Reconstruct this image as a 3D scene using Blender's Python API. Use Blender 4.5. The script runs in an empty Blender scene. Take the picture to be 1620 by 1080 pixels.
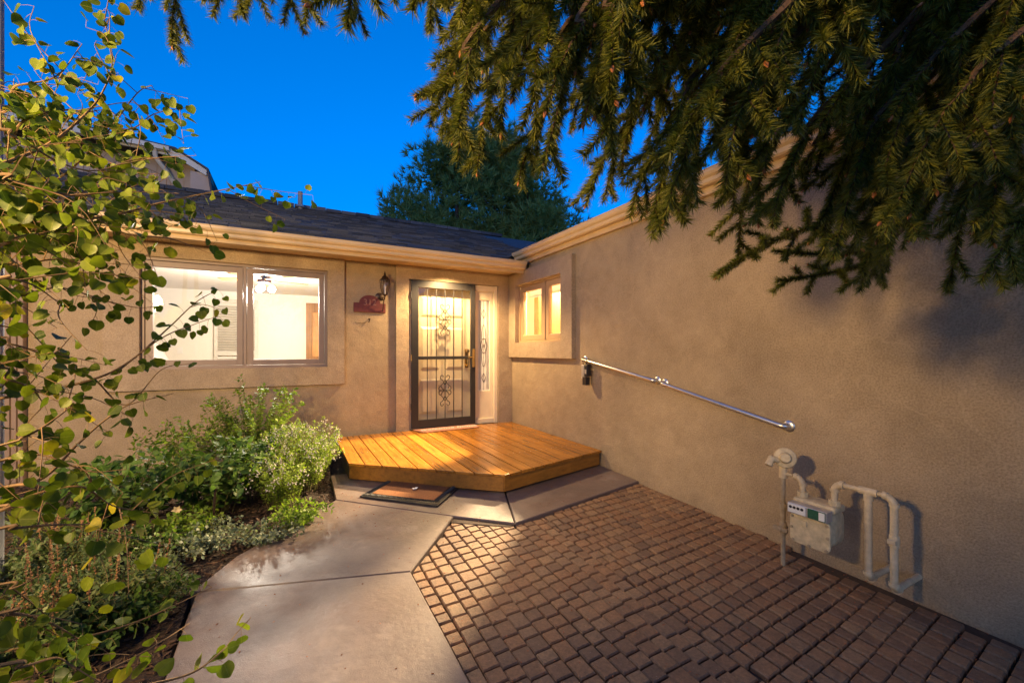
import bpy, bmesh, math, random
import numpy as np
from mathutils import Vector
random.seed(7); rng = np.random.default_rng(7)
scn = bpy.context.scene
COL = scn.collection
R = math.radians

# ------------------------------------------------------------------ camera
YAW = R(28); F = 660.0; CX, CY = 810.0, 555.0
FWD = np.array([math.sin(YAW), math.cos(YAW), 0]); RGT = np.array([math.cos(YAW), -math.sin(YAW), 0]); UP = np.array([0, 0, 1.0])
CAM = np.array([-3.08, -5.83, 1.27])
cam = bpy.data.cameras.new("camera"); camo = bpy.data.objects.new("camera", cam); COL.objects.link(camo)
camo.location = CAM; camo.rotation_euler = (R(90), 0, -YAW)
cam.sensor_width = 36; cam.lens = 36 * F / 1620; cam.shift_y = 15 / 1620
cam.clip_start = 0.05; cam.clip_end = 600
scn.camera = camo

# ------------------------------------------------------------------ world, afterglow, exposure
w = bpy.data.worlds.new("World"); scn.world = w; w.use_nodes = True
wn = w.node_tree.nodes; wl = w.node_tree.links
sky = wn.new("ShaderNodeTexSky"); sky.sky_type = 'NISHITA'; sky.sun_disc = False
sky.sun_elevation = R(1.5); sky.sun_rotation = R(208); sky.altitude = 1900
sky.air_density = 1.3; sky.dust_density = 0.3; sky.ozone_density = 8.0
hs = wn.new("ShaderNodeHueSaturation"); hs.inputs['Hue'].default_value = 0.484; hs.inputs['Saturation'].default_value = 1.2; hs.inputs['Value'].default_value = 1.0
wl.new(sky.outputs[0], hs.inputs['Color']); wl.new(hs.outputs[0], wn['Background'].inputs[0])
wn['Background'].inputs[1].default_value = 0.86
sun = bpy.data.lights.new("sun", 'SUN'); suno = bpy.data.objects.new("sun", sun); COL.objects.link(suno)
sun.energy = 0.32; sun.angle = R(35); sun.color = (1.0, 0.74, 0.46)
suno.rotation_euler = Vector((0.22, 0.92, -0.42)).to_track_quat('-Z', 'Y').to_euler()
scn.view_settings.view_transform = 'Standard'; scn.view_settings.look = 'None'
scn.view_settings.gamma = 1; scn.view_settings.exposure = 0.34
scn.cycles.max_bounces = 8; scn.cycles.transparent_max_bounces = 16
scn.cycles.sample_clamp_indirect = 4.0

# ------------------------------------------------------------------ helpers: pixels to points (distance from what they touch)
def ray(x, y): return FWD + RGT * ((x - CX) / F) - UP * ((y - CY) / F)
def at(x, y, t): return CAM + ray(x, y) * t
def onz(x, y, z): v = ray(x, y); return CAM + v * (z - CAM[2]) / v[2]
def gz(y): return -0.0285 * max(0.0, -y - 1.8)
def ong(x, y, off=0.0):
    p = onz(x, y, off)
    for _ in range(6): p = onz(x, y, gz(p[1]) + off)
    return p

# ------------------------------------------------------------------ helpers: materials
def new_mat(name):
    m = bpy.data.materials.new(name); m.use_nodes = True
    nt = m.node_tree; return m, nt, nt.nodes['Principled BSDF'], nt.nodes['Material Output']
def N(nt, t, **kw):
    n = nt.nodes.new(t)
    for k, v in kw.items():
        if hasattr(n, k): setattr(n, k, v)
        else: n.inputs[k].default_value = v
    return n
def pos(nt, scale=(1, 1, 1), rot=(0, 0, 0)):
    g = nt.nodes.new("ShaderNodeNewGeometry"); mp = nt.nodes.new("ShaderNodeMapping")
    mp.inputs['Scale'].default_value = scale; mp.inputs['Rotation'].default_value = rot
    nt.links.new(g.outputs['Position'], mp.inputs[0]); return mp.outputs[0]
def noise(nt, vec, scale, detail=3.0, rough=0.55):
    n = nt.nodes.new("ShaderNodeTexNoise"); n.inputs['Scale'].default_value = scale
    n.inputs['Detail'].default_value = detail; n.inputs['Roughness'].default_value = rough
    nt.links.new(vec, n.inputs['Vector']); return n.outputs[0]
def ramp(nt, fac, stops):
    r = nt.nodes.new("ShaderNodeValToRGB"); e = r.color_ramp.elements
    while len(e) < len(stops): e.new(0.5)
    for i, (p, c) in enumerate(stops):
        e[i].position = p; e[i].color = (*c, 1) if len(c) == 3 else c
    nt.links.new(fac, r.inputs[0]); return r.outputs[0]
def mix(nt, a, b, fac, mode='MIX'):
    m = nt.nodes.new("ShaderNodeMix"); m.data_type = 'RGBA'; m.blend_type = mode
    for s, v in ((m.inputs[6], a), (m.inputs[7], b), (m.inputs[0], fac)):
        if hasattr(v, 'node'): nt.links.new(v, s)
        elif isinstance(v, (int, float)): s.default_value = v
        else: s.default_value = (*v, 1)
    return m.outputs[2]
def bump(nt, b, h, dist, strength=1.0, prev=None):
    n = nt.nodes.new("ShaderNodeBump"); n.inputs['Distance'].default_value = dist; n.inputs['Strength'].default_value = strength
    nt.links.new(h, n.inputs['Height'])
    if prev is not None: nt.links.new(prev, n.inputs['Normal'])
    nt.links.new(n.outputs[0], b.inputs['Normal']); return n.outputs[0]
def island(nt): return nt.nodes.new("ShaderNodeNewGeometry").outputs['Random Per Island']
def objrand(nt): return nt.nodes.new("ShaderNodeObjectInfo").outputs['Random']
def sc(c, k): return tuple(min(1, x * k) for x in c)

def m_plain(name, c, rough=0.5, metal=0.0, var=0.12, nscale=9.0, bd=0.0, bs=150.0, spec=0.5):
    m, nt, b, o = new_mat(name); v = pos(nt)
    n = noise(nt, v, nscale, 4)
    nt.links.new(ramp(nt, n, [(0.25, sc(c, 1 - var)), (0.75, sc(c, 1 + var))]), b.inputs['Base Color'])
    b.inputs['Roughness'].default_value = rough; b.inputs['Metallic'].default_value = metal
    b.inputs['Specular IOR Level'].default_value = spec
    if bd: bump(nt, b, noise(nt, v, bs, 2), bd)
    return m
def m_stucco(name, c):
    m, nt, b, o = new_mat(name); v = pos(nt)
    big = noise(nt, v, 1.1, 5, 0.6); med = noise(nt, v, 6.0, 5, 0.65); fine = noise(nt, v, 95, 3, 0.6)
    col = ramp(nt, big, [(0.28, sc(c, 0.80)), (0.5, c), (0.72, sc(c, 1.16))])
    col = mix(nt, col, ramp(nt, med, [(0.3, (0.78, 0.76, 0.74)), (0.65, (1.1, 1.1, 1.1))]), 0.55, 'MULTIPLY')
    col = mix(nt, col, ramp(nt, fine, [(0.33, (0.62, 0.60, 0.58)), (0.62, (1.1, 1.1, 1.1))]), 0.65, 'MULTIPLY')
    # faint trowel marks and hairline patches
    wv = nt.nodes.new("ShaderNodeTexVoronoi"); wv.feature = 'DISTANCE_TO_EDGE'; wv.inputs['Scale'].default_value = 1.3
    wm = nt.nodes.new("ShaderNodeVectorMath"); wm.operation = 'ADD'
    nn = nt.nodes.new("ShaderNodeTexNoise"); nn.inputs['Scale'].default_value = 2.5; nn.inputs['Detail'].default_value = 4
    nt.links.new(v, nn.inputs['Vector']); nt.links.new(v, wm.inputs[0]); nt.links.new(nn.outputs[1], wm.inputs[1])
    nt.links.new(wm.outputs[0], wv.inputs['Vector'])
    line = ramp(nt, wv.outputs['Distance'], [(0.0, (1, 1, 1)), (0.018, (0, 0, 0))])
    bw = nt.nodes.new("ShaderNodeMath"); bw.operation = 'MULTIPLY'; bw.inputs[1].default_value = 0.16
    nt.links.new(line, bw.inputs[0])
    col = mix(nt, col, sc(c, 1.5), bw.outputs[0])
    nt.links.new(col, b.inputs['Base Color']); b.inputs['Roughness'].default_value = 0.92
    b.inputs['Specular IOR Level'].default_value = 0.2
    n1 = bump(nt, b, noise(nt, v, 8, 3), 0.02, 0.6)
    bump(nt, b, noise(nt, v, 110, 2, 0.6), 0.006, 1.0, n1)
    return m
def m_concrete(name):
    m, nt, b, o = new_mat(name); v = pos(nt); c = (0.165, 0.124, 0.110)
    col = ramp(nt, noise(nt, v, 1.6, 6, 0.65), [(0.3, sc(c, 0.78)), (0.55, c), (0.75, sc(c, 1.18))])
    col = mix(nt, col, ramp(nt, noise(nt, v, 260, 2), [(0.35, (0.7, 0.7, 0.7)), (0.6, (1.1, 1.1, 1.1))]), 0.6, 'MULTIPLY')
    col = mix(nt, col, ramp(nt, noise(nt, v, 14, 5, 0.7), [(0.35, (0.82, 0.8, 0.8)), (0.6, (1.05, 1.05, 1.05))]), 0.7, 'MULTIPLY')
    stain = ramp(nt, noise(nt, v, 2.3, 4, 0.6), [(0.60, (0, 0, 0)), (0.72, (1, 1, 1))])
    col = mix(nt, col, (0.36, 0.31, 0.28), mix(nt, (0, 0, 0), stain, 0.35))
    nt.links.new(col, b.inputs['Base Color'])
    nt.links.new(ramp(nt, noise(nt, v, 2.0, 3), [(0.35, (0.30,) * 3), (0.65, (0.62,) * 3)]), b.inputs['Roughness'])
    n1 = bump(nt, b, noise(nt, v, 300, 2), 0.0015, 0.8)
    bump(nt, b, noise(nt, v, 30, 3), 0.004, 0.5, n1)
    return m
def m_brick(name):
    m, nt, b, o = new_mat(name); v = pos(nt)
    add = nt.nodes.new("ShaderNodeMath"); add.operation = 'ADD'; fr = nt.nodes.new("ShaderNodeMath"); fr.operation = 'FRACT'
    nt.links.new(island(nt), add.inputs[0]); nt.links.new(objrand(nt), add.inputs[1]); nt.links.new(add.outputs[0], fr.inputs[0])
    col = ramp(nt, fr.outputs[0], [(0.0, (0.155, 0.098, 0.062)), (0.2, (0.20, 0.118, 0.066)), (0.55, (0.235, 0.132, 0.068)), (0.8, (0.25, 0.16, 0.088)), (1.0, (0.19, 0.122, 0.075))])
    col = mix(nt, col, ramp(nt, noise(nt, v, 70, 4, 0.7), [(0.3, (0.55, 0.55, 0.55)), (0.65, (1.25, 1.2, 1.15))]), 0.75, 'MULTIPLY')
    col = mix(nt, col, ramp(nt, noise(nt, v, 12, 4, 0.7), [(0.3, (0.75, 0.75, 0.78)), (0.65, (1.12, 1.08, 1.05))]), 0.8, 'MULTIPLY')
    vo = nt.nodes.new("ShaderNodeTexVoronoi"); vo.inputs['Scale'].default_value = 90; nt.links.new(v, vo.inputs['Vector'])
    sp = ramp(nt, vo.outputs['Distance'], [(0.10, (1, 1, 1)), (0.16, (0, 0, 0))])
    g = ramp(nt, noise(nt, v, 55, 1), [(0.58, (0, 0, 0)), (0.62, (0.7, 0.7, 0.7))])
    col = mix(nt, col, (0.5, 0.42, 0.34), mix(nt, sp, g, 1.0, 'MULTIPLY'))
    nt.links.new(col, b.inputs['Base Color']); b.inputs['Roughness'].default_value = 0.72
    n1 = bump(nt, b, noise(nt, v, 140, 3, 0.6), 0.004, 0.8)
    bump(nt, b, noise(nt, v, 22, 2), 0.006, 0.5, n1)
    return m
def m_wood(name, c, rough=0.42, axis='y', gscale=1.0, dark=0.55):
    m, nt, b, o = new_mat(name)
    s = {'x': (1.2, 22, 22), 'y': (22, 1.2, 22), 'z': (22, 22, 1.2)}[axis]
    s = tuple(q * gscale for q in s)
    v = pos(nt, s); off = nt.nodes.new("ShaderNodeVectorMath"); off.operation = 'ADD'
    mul = nt.nodes.new("ShaderNodeMath"); mul.operation = 'MULTIPLY'; mul.inputs[1].default_value = 37.0
    nt.links.new(objrand(nt), mul.inputs[0]); nt.links.new(v, off.inputs[0]); nt.links.new(mul.outputs[0], off.inputs[1])
    v = off.outputs[0]
    n = noise(nt, v, 1.4, 6, 0.65)
    col = ramp(nt, n, [(0.25, sc(c, dark)), (0.5, c), (0.75, sc(c, 1.3))])
    col = mix(nt, col, ramp(nt, objrand(nt), [(0.0, (0.62, 0.58, 0.52)), (1.0, (1.15, 1.12, 1.1))]), 1.0, 'MULTIPLY')
    col = mix(nt, col, ramp(nt, noise(nt, pos(nt), 3.5, 5, 0.7), [(0.3, (0.6, 0.55, 0.5)), (0.6, (1.05, 1.05, 1.05))]), 0.55, 'MULTIPLY')
    nt.links.new(col, b.inputs['Base Color']); b.inputs['Roughness'].default_value = rough
    bump(nt, b, n, 0.0025, 0.8)
    return m
def m_leaf(name, dark, light, trans=0.35, rough=0.45, obj=False, edge=None):
    m, nt, b, o = new_mat(name)
    r = island(nt)
    if obj:
        add = nt.nodes.new("ShaderNodeMath"); add.operation = 'ADD'; fr = nt.nodes.new("ShaderNodeMath"); fr.operation = 'FRACT'
        nt.links.new(r, add.inputs[0]); nt.links.new(objrand(nt), add.inputs[1]); nt.links.new(add.outputs[0], fr.inputs[0]); r = fr.outputs[0]
    midc = tuple((a + c) / 2 for a, c in zip(dark, light))
    col = ramp(nt, r, [(0.0, dark), (0.5, midc), (0.93, light), (1.0, edge or light)])
    col = mix(nt, col, ramp(nt, noise(nt, pos(nt), 60, 3), [(0.3, (0.75, 0.75, 0.75)), (0.7, (1.15, 1.15, 1.15))]), 0.8, 'MULTIPLY')
    nt.links.new(col, b.inputs['Base Color']); b.inputs['Roughness'].default_value = rough
    b.inputs['Specular IOR Level'].default_value = 0.22
    tr = nt.nodes.new("ShaderNodeBsdfTranslucent"); nt.links.new(mix(nt, col, (1.1, 1.25, 0.55), 1.0, 'MULTIPLY'), tr.inputs[0])
    ms = nt.nodes.new("ShaderNodeMixShader"); ms.inputs[0].default_value = trans
    nt.links.new(b.outputs[0], ms.inputs[1]); nt.links.new(tr.outputs[0], ms.inputs[2]); nt.links.new(ms.outputs[0], o.inputs[0])
    return m
def m_glass(name, tint=(0.97, 0.97, 0.96), ior=0.03, rough=0.0):
    m, nt, b, o = new_mat(name); nt.nodes.remove(b)
    t = nt.nodes.new("ShaderNodeBsdfTransparent"); t.inputs[0].default_value = (*tint, 1)
    g = nt.nodes.new("ShaderNodeBsdfGlossy"); g.inputs['Roughness'].default_value = rough
    lw = nt.nodes.new("ShaderNodeLayerWeight"); lw.inputs[0].default_value = 0.5
    pw = nt.nodes.new("ShaderNodeMath"); pw.operation = 'POWER'; pw.inputs[1].default_value = 4.0; nt.links.new(lw.outputs['Facing'], pw.inputs[0])
    fr = nt.nodes.new("ShaderNodeMath"); fr.operation = 'MULTIPLY_ADD'; fr.inputs[1].default_value = 0.8; fr.inputs[2].default_value = ior; nt.links.new(pw.outputs[0], fr.inputs[0])
    ms = nt.nodes.new("ShaderNodeMixShader")
    nt.links.new(fr.outputs[0], ms.inputs[0]); nt.links.new(t.outputs[0], ms.inputs[1]); nt.links.new(g.outputs[0], ms.inputs[2])
    nt.links.new(ms.outputs[0], o.inputs[0]); return m
def m_emit(name, c, s):
    m, nt, b, o = new_mat(name); b.inputs['Emission Color'].default_value = (*c, 1); b.inputs['Emission Strength'].default_value = s
    b.inputs['Base Color'].default_value = (*c, 1); return m
def m_shingle(name):
    m, nt, b, o = new_mat(name); v = pos(nt)
    col = ramp(nt, island(nt), [(0, (0.028, 0.034, 0.046)), (0.5, (0.052, 0.060, 0.078)), (1, (0.090, 0.100, 0.122))])
    col = mix(nt, col, ramp(nt, noise(nt, v, 180, 2), [(0.3, (0.5, 0.5, 0.5)), (0.7, (1.4, 1.4, 1.4))]), 0.7, 'MULTIPLY')
    nt.links.new(col, b.inputs['Base Color']); b.inputs['Roughness'].default_value = 0.9
    bump(nt, b, noise(nt, v, 220, 2), 0.003); return m

M = {}
M['stucco'] = m_stucco('stucco', (0.385, 0.297, 0.19))
M['stucco_trim'] = m_stucco('stucco_trim', (0.41, 0.318, 0.212))
M['concrete'] = m_concrete('concrete'); M['brick'] = m_brick('brick')
M['joint'] = m_plain('joint_sand', (0.05, 0.032, 0.022), 0.95, var=0.4, nscale=60, bd=0.004, bs=200)
M['soil'] = m_plain('mulch_soil', (0.035, 0.022, 0.016), 0.95, var=0.5, nscale=40, bd=0.02, bs=50)
M['ground'] = m_plain('far_ground', (0.06, 0.055, 0.035), 0.95, var=0.4, nscale=3, bd=0.02, bs=20)
M['chip'] = m_plain('bark_chip', (0.075, 0.042, 0.027), 0.9, var=0.6, nscale=70)
M['deck'] = m_wood('deck_board', (0.42, 0.185, 0.026), 0.22, dark=.42); M['deck_x'] = m_wood('deck_fascia', (0.38, 0.175, 0.028), axis='x')
M['shingle'] = m_shingle('asphalt_shingle')
M['trim'] = m_plain('tan_gutter_paint', (0.62, 0.47, 0.27), 0.4, var=0.06, nscale=4)
M['fascia'] = m_plain('tan_fascia_paint', (0.56, 0.41, 0.22), 0.55, var=0.12, nscale=6)
M['taupe'] = m_plain('taupe_window_frame', (0.24, 0.175, 0.14), 0.45, var=0.05)
M['tan_frame'] = m_plain('tan_window_frame', (0.42, 0.28, 0.15), 0.45, var=0.05)
M['cream'] = m_plain('cream_door_paint', (0.74, 0.63, 0.45), 0.45, var=0.05)
M['black'] = m_plain('black_iron', (0.022, 0.020, 0.020), 0.42, var=0.1)
M['rubber'] = m_plain('black_rubber', (0.018, 0.018, 0.02), 0.5, var=0.3, nscale=60, bd=0.004, bs=120)
M['coir'] = m_plain('coir', (0.28, 0.11, 0.035), 0.95, var=0.45, nscale=120, bd=0.01, bs=300)
M['mat_pink'] = m_plain('faded_mat', (0.42, 0.20, 0.13), 0.95, var=0.35, nscale=22, bd=0.004, bs=250)
M['white'] = m_plain('white_paint', (0.78, 0.75, 0.72), 0.6, var=0.04)
M['brass'] = m_plain('brass', (0.72, 0.53, 0.24), 0.25, metal=1.0)
M['steel'] = m_plain('brushed_steel', (0.66, 0.65, 0.62), 0.36, metal=1.0, var=0.08, nscale=40)
M['silver'] = m_plain('silver_paint', (0.55, 0.53, 0.5), 0.35, metal=0.6)
M['bronze'] = m_plain('bronze_lantern', (0.05, 0.030, 0.022), 0.4, metal=0.5)
M['sign'] = m_plain('red_clay_sign', (0.12, 0.022, 0.020), 0.6, var=0.2, nscale=30)
M['sign_num'] = m_plain('worn_sign_digits', (0.24, 0.11, 0.08), 0.6)
M['meter'] = m_plain('meter_paint', (0.58, 0.47, 0.28), 0.5, var=0.28, nscale=26, bd=.002, bs=120)
M['pipe'] = m_plain('gas_pipe_paint', (0.56, 0.45, 0.28), 0.5, var=0.2, nscale=30, bd=.002, bs=140)
M['bare'] = m_plain('weathered_pipe', (0.34, 0.27, 0.17), 0.5, var=0.25, nscale=30)
M['dial'] = m_plain('dial_face', (0.72, 0.72, 0.68), 0.4, var=0.03)
M['green'] = m_plain('green_circuit', (0.02, 0.09, 0.05), 0.4, var=0.4, nscale=80)
M['room'] = m_plain('room_paint', (0.80, 0.75, 0.67), 0.7, var=0.02)
M['room_floor'] = m_plain('room_carpet', (0.35, 0.28, 0.20), 0.95)
M['louver'] = m_plain('louver_paint', (0.62, 0.57, 0.50), 0.5)
M['oak'] = m_wood('oak_door', (0.50, 0.24, 0.075), 0.4, 'z'); M['cab'] = m_wood('oak_cabinet', (0.62, 0.33, 0.13), 0.35, 'z', dark=0.8)
M['grey_fabric'] = m_plain('grey_fabric', (0.38, 0.34, 0.31), 0.95, bd=0.002, bs=300)
M['glass'] = m_glass('clear_glass'); M['storm_glass'] = m_glass('storm_glass', (0.95, 0.95, 0.94), 0.05)
M['lead_glass'] = m_plain('obscure_glass', (0.75, 0.74, 0.70), 0.2, var=0.05)
M['glow'] = m_emit('lit_globe', (1.0, 0.93, 0.82), 14.0); M['glow_warm'] = m_emit('lit_lens', (1.0, 0.72, 0.38), 10.0)
M['bark'] = m_plain('spruce_bark', (0.10, 0.055, 0.03), 0.9, var=0.4, nscale=30, bd=0.008, bs=60)
M['aspen_bark'] = m_plain('aspen_twig', (0.20, 0.12, 0.05), 0.7, var=0.35, nscale=25)
M['pine_bark'] = m_plain('pine_bark', (0.11, 0.062, 0.045), 0.9, var=0.3, nscale=5)
M['aspen'] = m_leaf('aspen_leaf', (0.06, 0.105, 0.012), (0.20, 0.245, 0.020), 0.4, obj=True, edge=(0.42, 0.36, 0.02))
M['needle'] = m_leaf('spruce_needle', (0.055, 0.078, 0.016), (0.25, 0.24, 0.034), 0.25, 0.45)
M['bud'] = m_plain('spruce_bud', (0.36, 0.12, 0.03), 0.6, var=0.3, nscale=80)
M['pine'] = m_leaf('pine_needle', (0.12, 0.19, 0.07), (0.24, 0.32, 0.11), 0.35, 0.6)
M['shrub'] = m_leaf('shrub_leaf', (0.09, 0.17, 0.016), (0.26, 0.37, 0.04), 0.4)
M['dark_leaf'] = m_leaf('broad_leaf', (0.045, 0.10, 0.020), (0.13, 0.22, 0.045), 0.35)
M['herb'] = m_leaf('herb_leaf', (0.16, 0.26, 0.025), (0.38, 0.48, 0.07), 0.4)
M['varieg'] = m_leaf('variegated_leaf', (0.07, 0.11, 0.075), (0.26, 0.30, 0.20), 0.25)
M['sedum'] = m_leaf('dusty_leaf', (0.045, 0.085, 0.025), (0.15, 0.20, 0.08), 0.3)
M['grass'] = m_leaf('strap_leaf', (0.06, 0.10, 0.025), (0.22, 0.27, 0.08), 0.3)
M['stem'] = m_plain('green_stem', (0.13, 0.12, 0.035), 0.7, var=0.3, nscale=40)
M['dry'] = m_plain('dry_stalk', (0.23, 0.12, 0.055), 0.8, var=0.3, nscale=60)
M['petal'] = m_plain('white_petal', (0.62, 0.56, 0.50), 0.7); M['petal_y'] = m_plain('cream_petal', (0.75, 0.60, 0.32), 0.7)
M['debris'] = m_plain('bud_scales', (0.34, 0.10, 0.03), 0.8, var=0.4, nscale=90)
M['post'] = m_plain('grey_post', (0.22, 0.24, 0.27), 0.6)
M['brown_board'] = m_plain('brown_fluted_board', (0.27, 0.19, 0.14), 0.6)
M['siding'] = m_plain('greige_siding', (0.40, 0.33, 0.28), 0.8, var=0.12, nscale=4)
M['pale_trim'] = m_plain('pale_trim', (0.55, 0.55, 0.50), 0.5)
M['timber'] = m_wood('landscape_timber', (0.035, 0.024, 0.02), 0.85, 'x')

# ------------------------------------------------------------------ helpers: meshes
class MB:
    def __init__(s): s.v = []; s.f = []
    def add(s, v, f):
        o = len(s.v); s.v += [tuple(p) for p in v]; s.f += [tuple(i + o for i in q) for q in f]; return s
    def box(s, x0, x1, y0, y1, z0, z1):
        return s.add([(x0, y0, z0), (x1, y0, z0), (x1, y1, z0), (x0, y1, z0), (x0, y0, z1), (x1, y0, z1), (x1, y1, z1), (x0, y1, z1)],
                     [(0, 3, 2, 1), (4, 5, 6, 7), (0, 1, 5, 4), (1, 2, 6, 5), (2, 3, 7, 6), (3, 0, 4, 7)])
    def cbox(s, c, hx, hy, hz, ax=(1, 0, 0), ay=(0, 1, 0)):
        ax = np.array(ax, float); ay = np.array(ay, float); az = np.cross(ax, ay); c = np.array(c, float)
        v = [c + sx * hx * ax + sy * hy * ay + sz * hz * az for sz in (-1, 1) for sx, sy in ((-1, -1), (1, -1), (1, 1), (-1, 1))]
        return s.add(v, [(0, 3, 2, 1), (4, 5, 6, 7), (0, 1, 5, 4), (1, 2, 6, 5), (2, 3, 7, 6), (3, 0, 4, 7)])
    def prism(s, poly, z0, z1, zf=None):
        n = len(poly); g = (lambda p: zf(p)) if zf else (lambda p: 0.0)
        v = [(p[0], p[1], z0 + g(p)) for p in poly] + [(p[0], p[1], z1 + g(p)) for p in poly]
        a = sum(poly[i][0] * poly[(i + 1) % n][1] - poly[(i + 1) % n][0] * poly[i][1] for i in range(n))
        f = [tuple(range(n))[::-1], tuple(range(n, 2 * n))] + [(i, (i + 1) % n, n + (i + 1) % n, n + i) for i in range(n)]
        if a < 0: f = [q[::-1] for q in f]
        return s.add(v, f)
    def extrude(s, prof, a, b, u, w_):
        """closed 2-D profile (along axes u, w_) swept straight from a to b"""
        a = np.array(a, float); b = np.array(b, float); u = np.array(u, float); w_ = np.array(w_, float); n = len(prof)
        v = [a + p[0] * u + p[1] * w_ for p in prof] + [b + p[0] * u + p[1] * w_ for p in prof]
        return s.add(v, [tuple(range(n))[::-1], tuple(range(n, 2 * n))] + [(i, (i + 1) % n, n + (i + 1) % n, n + i) for i in range(n)])
    def tube(s, pts, r, n=8, cap=True):
        pts = [np.array(p, float) for p in pts]; m = len(pts)
        rr = [r] * m if isinstance(r, (int, float)) else list(r)
        o = len(s.v); prev = None
        for i, p in enumerate(pts):
            t = pts[min(i + 1, m - 1)] - pts[max(i - 1, 0)]; t = t / (np.linalg.norm(t) + 1e-9)
            if prev is None:
                a = np.array([0, 0, 1.0]) if abs(t[2]) < 0.9 else np.array([1.0, 0, 0])
                u = np.cross(t, a)
            else: u = prev - t * np.dot(prev, t)
            u /= np.linalg.norm(u) + 1e-9; prev = u; q = np.cross(t, u)
            for k in range(n):
                an = 2 * math.pi * k / n; s.v.append(tuple(p + rr[i] * (math.cos(an) * u + math.sin(an) * q)))
        for i in range(m - 1):
            for k in range(n):
                a = o + i * n + k; b = o + i * n + (k + 1) % n; s.f.append((a, b, b + n, a + n))
        if cap:
            s.f.append(tuple(o + k for k in range(n))[::-1]); s.f.append(tuple(o + (m - 1) * n + k for k in range(n)))
        return s
    def lathe(s, prof, c, axis, n=16):
        c = np.array(c, float); axis = np.array(axis, float); axis /= np.linalg.norm(axis)
        return s.tube_rings([(c + axis * h, r) for h, r in prof], axis, n)
    def tube_rings(s, rings, axis, n):
        a = np.array([0, 0, 1.0]) if abs(axis[2]) < 0.9 else np.array([1.0, 0, 0])
        u = np.cross(axis, a); u /= np.linalg.norm(u); q = np.cross(axis, u); o = len(s.v)
        for c, r in rings:
            for k in range(n):
                an = 2 * math.pi * k / n; s.v.append(tuple(c + r * (math.cos(an) * u + math.sin(an) * q)))
        for i in range(len(rings) - 1):
            for k in range(n):
                a_ = o + i * n + k; b = o + i * n + (k + 1) % n; s.f.append((a_, b, b + n, a_ + n))
        s.f.append(tuple(o + k for k in range(n))[::-1]); s.f.append(tuple(o + (len(rings) - 1) * n + k for k in range(n)))
        return s
    def mesh(s, name, smooth=False):
        me = bpy.data.meshes.new(name); me.from_pydata(s.v, [], s.f); me.update()
        if smooth: me.polygons.foreach_set('use_smooth', [True] * len(me.polygons))
        return me
    def build(s, name, mat, parent=None, smooth=False, bevel=0, kind=None):
        o = link(name, s.mesh(name, smooth), mat, parent, kind)
        if smooth and not bevel:
            try: o.data.set_sharp_from_angle(angle=R(40))
            except Exception: pass
        if bevel:
            b = o.modifiers.new('bevel', 'BEVEL'); b.width = bevel; b.segments = 2; b.limit_method = 'ANGLE'
        return o
def link(name, me, mat, parent=None, kind=None):
    o = bpy.data.objects.new(name, me); COL.objects.link(o)
    if mat is not None and not me.materials: me.materials.append(M[mat] if isinstance(mat, str) else mat)
    if parent is not None: o.parent = parent
    if kind: o['kind'] = kind
    return o
def thing(name, label, cat, group=None):
    o = bpy.data.objects.new(name, None); COL.objects.link(o); o.empty_display_size = 0.1
    return tag(o, label, cat, group)
def base(o, p):      # put the Empty at the thing's base, keeping its parts where they are
    p = Vector(p); o.location = p
    for c in o.children: c.location = c.location - p
    return o
def tag(o, label, cat, group=None, kind=None):
    o['label'] = label; o['category'] = cat
    if group: o['group'] = group
    if kind: o['kind'] = kind
    return o
def np_mesh(name, V, Fc, smooth=False):
    """V (n,3) and faces (m,k) as numpy arrays"""
    V = np.asarray(V, np.float32).reshape(-1, 3); Fc = np.asarray(Fc, np.int32); k = Fc.shape[1]
    me = bpy.data.meshes.new(name); me.vertices.add(len(V)); me.vertices.foreach_set('co', V.ravel())
    me.loops.add(Fc.size); me.loops.foreach_set('vertex_index', Fc.ravel())
    me.polygons.add(len(Fc)); me.polygons.foreach_set('loop_start', np.arange(0, Fc.size, k, dtype=np.int32))
    me.polygons.foreach_set('loop_total', np.full(len(Fc), k, np.int32))
    if smooth: me.polygons.foreach_set('use_smooth', np.ones(len(Fc), bool))
    me.update(calc_edges=True); return me
def unit(a): return a / (np.linalg.norm(a, axis=-1, keepdims=True) + 1e-9)
def stamp(tv, tf, P, D, Nn, S):
    """copies of a template (x side, y along, z normal) at P, pointing D, facing Nn, scale S (n,) or (n,2)"""
    P = np.asarray(P, float); D = unit(np.asarray(D, float)); Nn = np.asarray(Nn, float)
    Nn = unit(Nn - D * np.sum(Nn * D, -1, keepdims=True)); X = np.cross(D, Nn)
    S = np.asarray(S, float)
    if S.ndim == 1: S = np.stack([S, S], 1)
    tv = np.asarray(tv, float)
    V = (P[:, None] + tv[None, :, 0:1] * (X * S[:, :1])[:, None] + tv[None, :, 1:2] * (D * S[:, 1:])[:, None] + tv[None, :, 2:3] * (Nn * S[:, :1])[:, None])
    tf = np.asarray(tf); n = len(P)
    Fc = tf[None] + (np.arange(n) * len(tv))[:, None, None]
    return V.reshape(-1, 3), Fc.reshape(-1, tf.shape[1])
LEAF6 = ([(0, 0, 0), (-.5, .35, .10), (.5, .35, .10), (-.42, .65, .06), (.42, .65, .06), (0, 1, -.10), (0, .5, 0)],
         [(0, 6, 1), (0, 2, 6), (1, 6, 3), (2, 4, 6), (3, 6, 5), (4, 5, 6)])
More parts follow.
